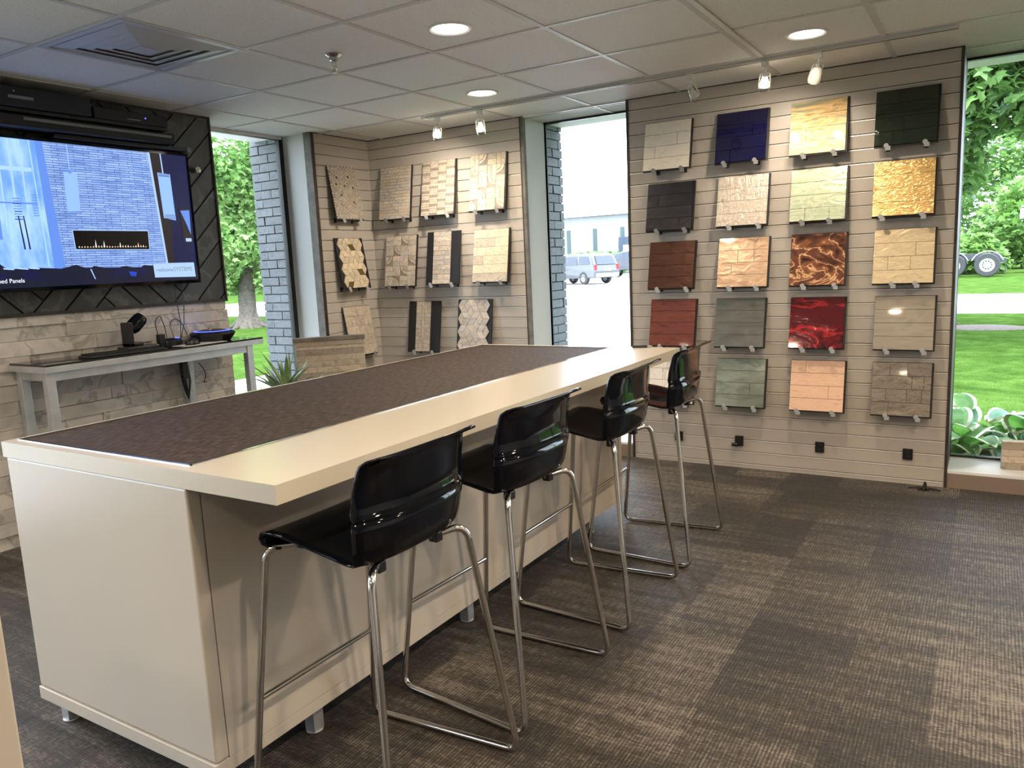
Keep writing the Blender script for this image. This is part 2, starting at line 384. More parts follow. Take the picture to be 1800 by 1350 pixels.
# corner block: painted brick outside, pale returns and slat panels inside
def slat_panel(name, along, x0, x1, face, z0=0.0, z1=ZC):
    """slatwall: horizontal slats with T grooves.  along: 'x' (faces -Y) or 'y' (faces +X)"""
    mb = MB(); P = .0785; n = int((z1 - z0) / P) + 1
    prof = []; zt = z1
    for i in range(n + 1):
        zb = max(z1 - P * (i + 1), z0)
        prof.append((0, zt, 0)); prof.append((0, zb + .0078 if zb > z0 else zb, 0))
        if zb > z0:
            prof.append((.010, zb + .0076, 2)); prof.append((.010, zb + .0052, 2)); prof.append((.0095, zb + .0050, 1)); prof.append((.001, zb + .0022, 1)); prof.append((-.0018, zb + .0014, 1)); prof.append((-.0022, zb - .0010, 1)); prof.append((-.0004, zb - .0018, 1))
        zt = zb - .0018
        if zb <= z0: break
    vs = []
    for d, zz, _ in prof:
        for x in (x0, x1): vs.append((x, face + d, zz) if along == 'x' else (face - d, x, zz))
    for i in range(len(prof) - 1):
        mi = prof[i][2] if prof[i][0] or prof[i + 1][0] else 0
        a = 2 * i; f = (a, a + 2, a + 3, a + 1) if along == 'x' else (a, a + 2, a + 3, a + 1)
        mb.add([vs[k] for k in f], [(0, 1, 2, 3)], mi)
    return struct(mb.build(name, [M['slat'], M['slatlip'], M['groove']]))
# wall_far: right slat block
MB().box((-2.06, YS + .0125, 0), (-.185, YW + .06, ZC)).build('wall_far', M['dark_trim']); struct(bpy.data.objects['wall_far'])
slat_panel('wall_far.001', 'x', -2.052, -.180, YS)
tr = MB(); tr.box((-2.068, YS - .006, 0), (-2.052, YW, ZC)); tr.box((-.181, YS - .006, 0), (-.166, YW - .02, ZC)); tr.box((-2.06, YS - .004, ZC - .006), (-.17, YS + .01, ZC))
struct(tr.build('trim_4', M['dark_trim']))
# corner
cb = MB(); cb.box((XG + .0, 4.285, 0), (-4.303, YW + .02, ZC)); cb.box((-4.303, YS + .0125, 0), (-2.868, YW + .02, ZC))
struct(cb.build('wall_corner', M['white_wall']))
slat_panel('wall_corner.001', 'y', 4.29, YS, -4.29); slat_panel('wall_corner.002', 'x', -4.29, -2.868, YS)
tr = MB(); tr.box((-4.357, 4.262, 0), (-4.286, 4.292, ZC)); tr.box((-2.870, YS - .004, 0), (-2.846, YS + .03, ZC))
struct(tr.build('trim_5', M['wood_trim']))
tr = MB(); tr.box((-4.292, 4.264, 0), (-4.284, 4.294, ZC)); tr.box((-2.876, YS - .006, 0), (-2.868, YS + .004, ZC))
tr.box((-4.29, YS - .004, ZC - .006), (-2.85, YS + .004, ZC)); tr.box((-4.292, 4.29, ZC - .006), (-4.284, YS, ZC))
struct(tr.build('trim_6', M['dark_trim']))

def brick_face(name, o, ux, uz0, uz1, L, normal, reveal=.012, depth=.1, seed=1):
    """o: start point, ux: unit dir along the wall, L length"""
    mb = MB(); r_ = random.Random(seed); ux = Vector(ux); nn = Vector(normal); z = uz0; row = 0
    while z < uz1:
        s = -.10 if row % 2 else 0.0
        while s < L:
            a, b = max(s, 0) + .004, min(s + .20, L) - .004
            if b - a > .01:
                d = reveal + r_.uniform(-.003, .004)
                q = [Vector(o) + ux * a + Vector((0, 0, z + .004)), Vector(o) + ux * b + Vector((0, 0, z + .004)),
                     Vector(o) + ux * b + Vector((0, 0, z + .063)), Vector(o) + ux * a + Vector((0, 0, z + .063))]
                n = len(q); k = [p + nn * (d + r_.uniform(-.002, .002)) for p in q]
                mb.add(q + k, [(4, 5, 6, 7), (0, 1, 5, 4), (1, 2, 6, 5), (2, 3, 7, 6), (3, 0, 4, 7)])
            s += .20
        z += .067; row += 1
    return mb
# pier outside the glass: core + bricks on the faces one can see
PX0, PY1 = -4.965, 5.52
pc = MB(); pc.box((PX0, 4.30, -.2), (XG - .03, PY1, 3.0)); pc.box((XG - .03, YW + .03, -.2), (-2.895, PY1, 3.0))
struct(pc.build('wall_corner.003', M['mortar']))
b1 = brick_face('', (PX0 - .01, 4.30, 0), (1, 0, 0), -.2, 3.0, -PX0 - 4.64 + .01, (0, -1, 0), seed=2)
b2 = brick_face('', (-2.895, YW + .03, 0), (0, 1, 0), -.2, 3.0, PY1 - YW - .02, (1, 0, 0), seed=3)
b2.v += []; o_ = len(b1.v); b1.v += b2.v; b1.f += [[i + o_ for i in f] for f in b2.f]; b1.m += b2.m
struct(b1.build('wall_corner.004', M['brick']))

# sills, window frames and panes
def window(n, frame_boxes, pane, mat=None):
    f = MB()
    for a, b in frame_boxes: f.box(a, b)
    w_ = bpy.data.objects.new('window_%d' % n, None); C.objects.link(w_); struct(w_)
    f.build('window_frame', mat or M['window_frame'], w_); MB().box(*pane).build('pane', M['glass'], w_)
    return w_
Z1 = ZC
window(4, [((XG - .03, -1.9, .1), (XG + .01, -1.86, Z1)), ((XG - .03, YL - .04, .1), (XG + .01, YL, Z1)), ((XG - .03, -.26, .1), (XG + .01, -.22, Z1)), ((XG - .03, -1.9, Z1 - .03), (XG + .01, YL, Z1)), ((XG - .03, -1.9, .08), (XG + .01, YL, .12))],
       ((XG - .012, -1.9, .1), (XG - .006, YL, Z1 - .01)))
window(5, [((-4.0, Y0 - .08, 1.1), (-3.95, Y0 - .02, 2.1)), ((-3.05, Y0 - .08, 1.1), (-3.0, Y0 - .02, 2.1)), ((-4.0, Y0 - .08, 2.05), (-3.0, Y0 - .02, 2.1)), ((-4.0, Y0 - .08, 1.1), (-3.0, Y0 - .02, 1.15))],
       ((-4.0, Y0 - .05, 1.1), (-3.0, Y0 - .044, 2.1)))
window(1, [((XG - .03, YR - .05, .10), (XG + .01, YR + .02, Z1)), ((XG - .03, 4.245, .10), (XG + .012, 4.285, Z1)), ((XG - .03, YR, Z1 - .022), (XG + .01, 4.27, Z1)), ((XG - .03, YR, .08), (XG + .01, 4.27, .12))],
       ((XG - .012, YR, .11), (XG - .006, 4.26, Z1 - .01)))
window(2, [((-2.895, YW - .01, .10), (-2.868, YW + .03, Z1)), ((-2.09, YW - .01, .10), (-2.06, YW + .03, Z1)), ((-2.88, YW - .01, Z1 - .014), (-2.07, YW + .03, Z1)), ((-2.88, YW - .01, .08), (-2.07, YW + .03, .115))],
       ((-2.88, YW + .006, .11), (-2.07, YW + .012, Z1 - .01)))
window(3, [((-.185, YW - .01, .10), (-.164, YW + .03, Z1)), ((.86, YW - .01, .10), (.90, YW + .03, Z1)), ((1.38, YW - .01, .10), (1.42, YW + .03, Z1)), ((-.18, YW - .01, Z1 - .014), (1.42, YW + .03, Z1)), ((-.18, YW - .01, .08), (1.42, YW + .03, .112))],
       ((-.17, YW + .006, .11), (1.40, YW + .012, Z1 - .01)))

sl = MB(); sl.box((-.166, YS, .085), (X1, YW + .01, .10)); sl.box((-2.87, YS, .085), (-2.06, YW + .01, .10)); sl.box((XG, YR, .085), (X0, 4.27, .10)); sl.box((XG, -1.9, .085), (X0, YL, .10))
struct(sl.build('trim_7', M['sill']))
sf = MB(); sf.box((-.166, YS, 0), (X1, YW, .085)); sf.box((-2.87, YS, 0), (-2.06, YW, .085)); sf.box((XG, YR, 0), (X0, 4.27, .085)); sf.box((XG, -1.9, 0), (X0, YL, .085))
struct(sf.build('baseboard_far', M['sillface']))

# foreground edge at the very left of the photograph
fgb = thing('cabinet', 'cream cabinet cut off at the lower left edge of the photograph', 'cabinet', (-1.106, .465, 0))
MB().box((-.5, -.36, .0), (0, .0, 1.03)).build('body', M['lam'], fgb, bevel=.004)
MB().box((-.505, -.365, 1.03), (.002, .002, 1.05)).build('worktop', M['lam'], fgb, bevel=.003)

# ------------------------------------------------------------------ island
isl = thing('kitchen_island', 'long cream island counter with a dark brown inset top, stools along its right side', 'counter', (0, 0, 0))
IX0, IX1, IY0, IY1, IZ = -2.487, -1.312, 1.115, 3.712, .914
ix0, ix1, iy0, iy1 = -2.462, -1.655, 1.152, 3.66
ring = MB()
ring.box((IX0, IY0, IZ - .046), (IX1, iy0, IZ)); ring.box((IX0, iy1, IZ - .046), (IX1, IY1, IZ))
ring.box((IX0, iy0, IZ - .046), (ix0, iy1, IZ)); ring.box((ix1, iy0, IZ - .046), (IX1, iy1, IZ))
ring.v = [Vector(p) for p in ring.v]
ring.build('worktop', M['lamtop'], isl)
MB().box((ix0 + .004, iy0 + .004, IZ - .04), (ix1 - .004, iy1 - .004, IZ - .002)).build('inset_mat', M['felt'], isl)
tm = MB(); e = .006
tm.box((ix0 - .002, iy0 - .002, IZ - .004), (ix1 + .002, iy0 + e, IZ + .002)); tm.box((ix0 - .002, iy1 - e, IZ - .004), (ix1 + .002, iy1 + .002, IZ + .002))
tm.box((ix0 - .002, iy0, IZ - .004), (ix0 + e, iy1, IZ + .002)); tm.box((ix1 - e, iy0, IZ - .004), (ix1 + .002, iy1, IZ + .002))
tm.build('inset_trim', M['chrome'], isl)
BX1 = -1.636
MB().box((IX0 + .006, IY0 + .005, .135), (BX1, IY0 + .045, IZ - .048)).build('end_panel', M['lam'], isl, bevel=.006)
MB().box((IX0 + .006, IY0 + .0005, .092), (BX1, IY0 + .045, .1325)).build('plinth', M['lam'], isl, bevel=.002)
MB().box((IX0 + .006, IY1 - .045, .092), (BX1, IY1 - .004, IZ - .048)).build('end_panel', M['lam'], isl, bevel=.004)
MB().box((BX1 - .03, IY0 + .0465, .130), (BX1 - .002, IY1 - .0465, IZ - .048)).build('side_panel', M['lam'], isl, bevel=.001)
MB().box((BX1 - .03, IY0 + .0465, .092), (BX1 - .003, IY1 - .0465, .1285)).build('plinth', M['lam'], isl, bevel=.001)
MB().box((IX0 + .006, IY0 + .0465, .092), (IX0 + .03, IY1 - .0465, IZ - .048)).build('side_panel', M['lam'], isl, bevel=.001)
MB().box((IX0 + .03, IY0 + .0465, .092), (BX1 - .03, IY1 - .0465, .11)).build('bottom_panel', M['lam'], isl)
for x, y in [(-2.44, 1.18), (-1.69, 1.50), (-1.69, 2.31), (-1.69, 3.40), (-2.44, 2.31), (-2.44, 3.40)]:
    lg = MB(); lg.box((x - .02, y - .02, .006), (x + .02, y + .02, .092)); lg.lathe([(.026, 0), (.026, .006)], (x, y, 0), 16)
    lg.build('leg', M['steel'], isl, bevel=.002)

# ------------------------------------------------------------------ bar stools
def make_stool():
    t = thing('bar_stool', '', 'stool')
    # moulded shell: profile (x, z, half width, edge-forward, edge-up)
    pf = [(-.150, .690, .165, 0, .004), (-.168, .694, .180, 0, .004), (-.183, .704, .190, 0, .004), (-.188, .718, .193, 0, .004), (-.180, .731, .194, 0, .005), (-.160, .736, .195, 0, .006),
          (-.110, .732, .197, 0, .010), (-.050, .721, .198, 0, .013), (.010, .708, .197, .0, .014), (.070, .697, .195, .002, .014), (.110, .692, .194, .006, .012),
          (.142, .694, .195, .018, .010), (.162, .703, .199, .030, .006), (.175, .720, .204, .040, .003), (.183, .748, .208, .045, 0), (.189, .782, .212, .047, 0), (.194, .812, .214, .046, 0),
          (.1935, .818, .214, .045, 0), (.186, .825, .213, .041, 0), (.184, .832, .212, .040, 0), (.1845, .870, .208, .036, 0), (.186, .900, .205, .031, 0),
          (.1875, .928, .201, .026, 0), (.190, .942, .197, .022, 0), (.197, .952, .191, .014, .0), (.210, .957, .184, .002, .003), (.217, .957, .179, -.006, .005)]
    n = 17; vs = []
    for x, z, hw, ef, eu in pf:
        for k in range(n):
            s_ = -1 + 2 * k / (n - 1); s2 = abs(s_) ** 3.2
            corner = 0.0
            vs.append((x - ef * s2, hw * s_, z + eu * s2 - corner))
    sh = MB(); sh.v = [Vector(p) for p in vs]
    for i in range(len(pf) - 1):
        for k in range(n - 1): sh.f.append([i * n + k, i * n + k + 1, (i + 1) * n + k + 1, (i + 1) * n + k]); sh.m.append(0)
    split = 16
    seat = MB(); seat.v = list(sh.v[:(split + 1) * n]); seat.f = [f for f in sh.f if max(f) < (split + 1) * n]; seat.m = [0] * len(seat.f)
    back = MB(); back.v = list(sh.v[split * n:]); back.f = [[i - split * n for i in f] for f in sh.f if min(f) >= split * n]; back.m = [0] * len(back.f)
    for nm, q in (('seat', seat), ('backrest', back)):
        o = q.build(nm, M['black_gloss'], t, smooth=True, ang=.5)
        sd = o.modifiers.new('solid', 'SOLIDIFY'); sd.thickness = .007; sd.offset = 0
    r = .0095
    for sg in (-1, 1):
        p = fillet([(-.120, .100 * sg, .694), (-.178, .185 * sg, .700), (-.252, .232 * sg, .0105), (.252, .266 * sg, .0105), (.168, .186 * sg, .690), (.115, .100 * sg, .678)], .042, 7)
        MB().tube(p, r, 12).build('leg', M['chrome'], t, smooth=True, ang=1.2)
    zb = .295; k = (.694 - zb) / .6835; xb = -.178 - .074 * k; yb = .185 + .047 * k
    fr = MB().tube([(xb, -yb - .006, zb), (xb, yb + .006, zb)], .0075, 10)
    fr.build('footrest', M['chrome'], t, smooth=True, ang=1.2)
    for sx, zz in ((-.125, .698), (.125, .676)):
        for sg in (-1, 1):
            cl = MB().box((sx - .014, .112 * sg - .014, zz - .014), (sx + .014, .112 * sg + .014, zz + .014))
            cl.build('clamp', M['black_plastic'], t, bevel=.004)
    return t
st0 = make_stool()
spots = [(-1.332, 1.42, 0.0, 'black bar stool nearest the camera, in front of the near end of the cream counter'),
         (-1.338, 2.035, -2.5, 'black bar stool directly behind the nearest stool, second from the camera'),
         (-1.335, 2.752, 0.5, 'black bar stool between the second and the farthest stool, third from the camera'),
         (-1.335, 3.41, 1.5, 'farthest black bar stool, at the far end of the cream counter near the slat wall')]
for i, (x, y, a, lab) in enumerate(spots):
    o = st0 if i == 0 else copy_tree(st0)
    o.location = (x, y, 0); o.rotation_euler = (0, 0, math.radians(a)); o['label'] = lab; o['group'] = 'bar stools along the counter'
mk = thing('marker_pen', 'black marker pen lying on the far end of the cream counter', 'pen', (-1.50, 3.675, IZ + .007), (0, 0, math.radians(20)))
MB().tube([(-.045, 0, 0), (.030, 0, 0)], .0065, 10).build('barrel', M['black_plastic'], mk, smooth=True)
MB().tube([(.030, 0, 0), (.050, 0, 0), (.056, 0, 0)], [.0055, .0045, .001], 10).build('tip', M['clear_clip'], mk, smooth=True)
#END1
def recenter(t, loc):
    loc = Vector(loc); t.location = loc
    for ch in t.children: ch.location = Vector(ch.location) - loc
recenter(isl, (-1.9, 2.41, 0))

# ------------------------------------------------------------------ ceiling fittings
def downlight(x, y, label):
    t = thing('recessed_downlight', label, 'ceiling light', (x, y, ZC), group='recessed ceiling lights')
    MB().lathe([(.098, 0), (.098, -.004), (.088, -.007), (.078, -.003), (.074, .0)], (0, 0, 0), 32, caps=False).build('trim_ring', M['white_metal'], t, smooth=True)
    MB().lathe([(.001, -.002), (.076, -.0025)], (0, 0, 0), 32, caps=False).build('lens', M['white_led'], t)
    return t
labs = ['round recessed downlight above the near half of the brown counter top', 'round recessed downlight above the track light near the corner display', 'round recessed downlight above the right slat wall near the three track heads']
for i, (x, y) in enumerate(CEIL_LIGHTS):
    if i < 3: downlight(x, y, labs[i])
    else: downlight(x, y, 'assumed round recessed downlight outside the photograph, right of or behind the camera')
trk = thing('lighting_track', 'long pale lighting track on the ceiling in front of the slat walls', 'track', (-1.75, 4.395, ZC))
MB().box((-1.57, -.018, -.020), (1.57, .018, 0)).box((-1.57, -.006, -.0205), (1.57, .006, -.020), 1).build('rail', [M['tbar'], M['dark_trim']], trk)
MB().box((-1.60, -.02, -.022), (-1.565, .02, 0)).build('end_cap', M['white_metal'], trk)
def track_head(x, tilt, yaw, lit, label, power, mat='clear'):
    t = thing('track_spotlight', label, 'spotlight', (x, 4.395, ZC - .0205), group='track spotlight heads')
    MB().box((-.018, -.012, -.03), (.018, .012, 0)).tube([(0, 0, -.03), (0, 0, -.052)], .006, 10).build('adapter', M['white_metal'], t, bevel=.002)
    X = Matrix.Translation((0, 0, -.052)) @ Matrix.Rotation(yaw, 4, 'Z') @ Matrix.Rotation(tilt, 4, 'X')
    hd = MB()
    for sg in (-1, 1): hd.tube([(0, 0, 0), (.026 * sg, 0, -.012), (.030 * sg, 0, -.05), (.030 * sg, 0, -.088)], .003, 8, X=X)
    hd.lathe([(.004, .002), (.012, -.004), (.014, -.02), (.012, -.024)], seg=16, X=X)
    hd.build('yoke', M['white_metal'], t, smooth=True)
    MB().lathe([(.016, -.018), (.026, -.03), (.032, -.055), (.034, -.085), (.030, -.1)], seg=20, X=X, caps=False).build('shade', M[mat], t, smooth=True)
    MB().lathe([(.005, -.024), (.012, -.045), (.022, -.072), (.024, -.080), (.001, -.082)], seg=16, X=X, caps=False).build('bulb', M['spot_bulb'] if lit else M['white_metal'], t, smooth=True)
    if power:
        l = bpy.data.lights.new('spot_lamp', 'SPOT'); l.energy = power; l.color = (1, .85, .68); l.spot_size = math.radians(150); l.spot_blend = 1.0; l.shadow_soft_size = .03
        o = bpy.data.objects.new('spot_lamp', l); C.objects.link(o)
        o.matrix_world = Matrix.Translation((x, 4.395, ZC - .0205)) @ X @ Matrix.Translation((0, 0, -.09))
track_head(-3.225, math.radians(34), math.radians(48), True, 'glowing glass track spotlight at the left end of the track, tilted to the left', 34)
track_head(-2.885, math.radians(24), math.radians(25), True, 'glowing glass track spotlight second from the left end of the track, pointing down', 12)
track_head(-1.475, math.radians(34), math.radians(-20), False, 'unlit white track spotlight above the white glass sample board, left of three', 0)
track_head(-1.066, math.radians(34), math.radians(20), True, 'glass track spotlight above the navy board, middle of three by the right slat wall', 9)
track_head(-.800, math.radians(34), math.radians(34), False, 'white track spotlight tilted to the right, above the gold onyx-look board', 9, 'white_metal')
sp = thing('fire_sprinkler', 'chrome fire sprinkler head hanging from the ceiling above the counter', 'sprinkler', (-2.693, 2.873, ZC))
MB().lathe([(.040, 0), (.040, -.004), (.022, -.016), (.020, -.03), (.012, -.034)], seg=24).build('escutcheon', M['chrome'], sp, smooth=True)
s2 = MB().lathe([(.010, -.03), (.010, -.05), (.007, -.055)], seg=14).tube([(-.010, 0, -.048), (-.016, 0, -.065), (-.006, 0, -.082)], .0025, 8).tube([(.010, 0, -.048), (.016, 0, -.065), (.006, 0, -.082)], .0025, 8).lathe([(.003, -.055), (.003, -.08)], seg=8)
s2.build('frame', M['chrome'], sp, smooth=True)
MB().lathe([(.018, -.082), (.018, -.085)], seg=20).build('deflector', M['chrome'], sp)
vt = thing('ceiling_vent', 'square metal ceiling air vent with concentric louvres above the television', 'vent', (-3.2225, 2.2475, ZC))
def sqring(mb, a, za, b, zb, mi=0):
    P = [(-a, -a, za), (a, -a, za), (a, a, za), (-a, a, za), (-b, -b, zb), (b, -b, zb), (b, b, zb), (-b, b, zb)]
    mb.add(P, [(0, 1, 5, 4), (1, 2, 6, 5), (2, 3, 7, 6), (3, 0, 4, 7)], mi)
fr = MB(); sqring(fr, .297, -.006, .27, -.008); sqring(fr, .297, 0, .297, -.006); sqring(fr, .27, -.008, .262, -.001)
fr.build('frame', M['vent'], vt)
for k, (a, b) in enumerate([(.255, .20), (.205, .15), (.152, .10), (.10, .055)]):
    q = MB(); sqring(q, a, -.003, b, -.015); sqring(q, b, -.015, b - .006, -.013); sqring(q, a + .004, -.005, a, -.004)
    q.build('louvre', M['vent'], vt)
MB().box((-.052, -.052, -.016), (.052, .052, -.012)).build('centre_plate', M['vent'], vt)
MB().box((-.26, -.26, -.0025), (.26, .26, -.0015)).build('backing', M['vent'], vt)

# ------------------------------------------------------------------ sample boards
BR = random.Random(11)
def tiles_build(t, polys, mats, gap=.0016, thick=.007, tilt=.0006, off=(0, 0)):
    mb = MB()
    for pts, mi in polys:
        n = len(pts); cx = sum(p[0] for p in pts) / n; cz = sum(p[1] for p in pts) / n
        q = []
        for x, z in pts:
            if n == 4 and min(abs(pts[0][1] - pts[1][1]), abs(pts[0][0] - pts[1][0])) < 1e-5:
                q.append((x - math.copysign(gap * .62, x - cx), z - math.copysign(gap * .62, z - cz)))
            else:
                d = math.hypot(x - cx, z - cz) or 1; s_ = max(.3, 1 - gap / d); q.append((cx + (x - cx) * s_, cz + (z - cz) * s_))
        ax, az = BR.uniform(-tilt, tilt), BR.uniform(-tilt, tilt); hs = max(abs(q[0][0] - cx), abs(q[0][1] - cz), .005)
        F = [(x + off[0], ax * (x - cx) / hs + az * (z - cz) / hs, z + off[1]) for x, z in q]
        B = [(x + off[0], thick, z + off[1]) for x, z in q]
        mb.add(F + B, [list(range(n))] + [(i, n + i, n + (i + 1) % n, (i + 1) % n) for i in range(n)], mi)
    return mb.build('tile_sheet', mats, t)
def rows_polys(w_, h_, rows, mi=lambda r, c: 0, heights=None):
    out = []; n = len(rows); z = h_
    for r, js in enumerate(rows):
        hh = heights[r] if heights else h_ / n; xs = [0] + list(js) + [1]
        for c in range(len(xs) - 1):
            a, b = -w_ / 2 + w_ * xs[c], -w_ / 2 + w_ * xs[c + 1]
            out.append(([(a, z - hh), (b, z - hh), (b, z), (a, z)], mi(r, c)))
        z -= hh
    return out
def board(kind, label, group, x, zb, wall, w_, h_, polys, mats, back_mat=None, bw=None, yfront=.085, bdx=.004, bdz=-.006, grout=None, gb=None):
    lean = math.asin(min(.9, (yfront - .022) / h_))
    if wall == 'B': loc = (x, YS - yfront, zb); rot = (-lean, 0, 0)
    else: loc = (-4.29 + yfront, x, zb); rot = (-lean, 0, PI / 2)
    t = thing(kind, label, 'sample board', loc, rot, group)
    bw = bw or w_ + .010
    MB().box((-bw / 2 + bdx, .0078, bdz), (bw / 2 + bdx, .0185, h_ + .003)).build('backing_board', back_mat or M['black_matte'], t, bevel=.001)
    if grout: MB().box((-gb / 2, .0035, .001), (gb / 2, .0077, h_ - .001)).build('grout_bed', grout, t)
    tiles_build(t, polys, mats)
    return t
def hook(wall, x, z, out, label, clear, group):
    if wall == 'B': loc = (x, YS, z); rot = (0, 0, 0)
    else: loc = (-4.29, x, z); rot = (0, 0, PI / 2)
    t = thing('display_hook', label, 'hook', loc, rot, group)
    MB().box((-.0045, -out, -.010), (.0045, .002, -.0045)).box((-.010, -.004, -.022), (.010, .000, .012)).build('arm', M['black_plastic'], t)
    m = M['clear_clip'] if clear else M['grey_clip']
    MB().box((-.004, -out - .006, -.024), (.022, -out - .002, -.002)).build('plate', m, t, bevel=.001)
    X = Matrix.Translation((0, -out - .003, .002)) @ Matrix.Rotation(PI / 2, 4, 'X')
    MB().lathe([(.0005, .004), (.0125, .0035), (.0125, -.0035), (.0005, -.004)], seg=20, X=X, caps=False).build('disc', m, t, smooth=True)
HR = random.Random(5)
def hooks(wall, x, zb, short, clear, offs=(-.09, .09)):
    for k, o_ in enumerate(offs):
        hook(wall, x + o_ + HR.uniform(-.012, .012), zb - .003, .088, 'round-headed display hook under the %s of the %s' % (('left side', 'right side')[k], short), clear, 'display hooks under the sample boards')

k_ = lambda *a: S(*a)
def P4(*cols): n = len(cols); return [((.28 + .44 * i / (n - 1)), c) for i, c in enumerate(cols)]
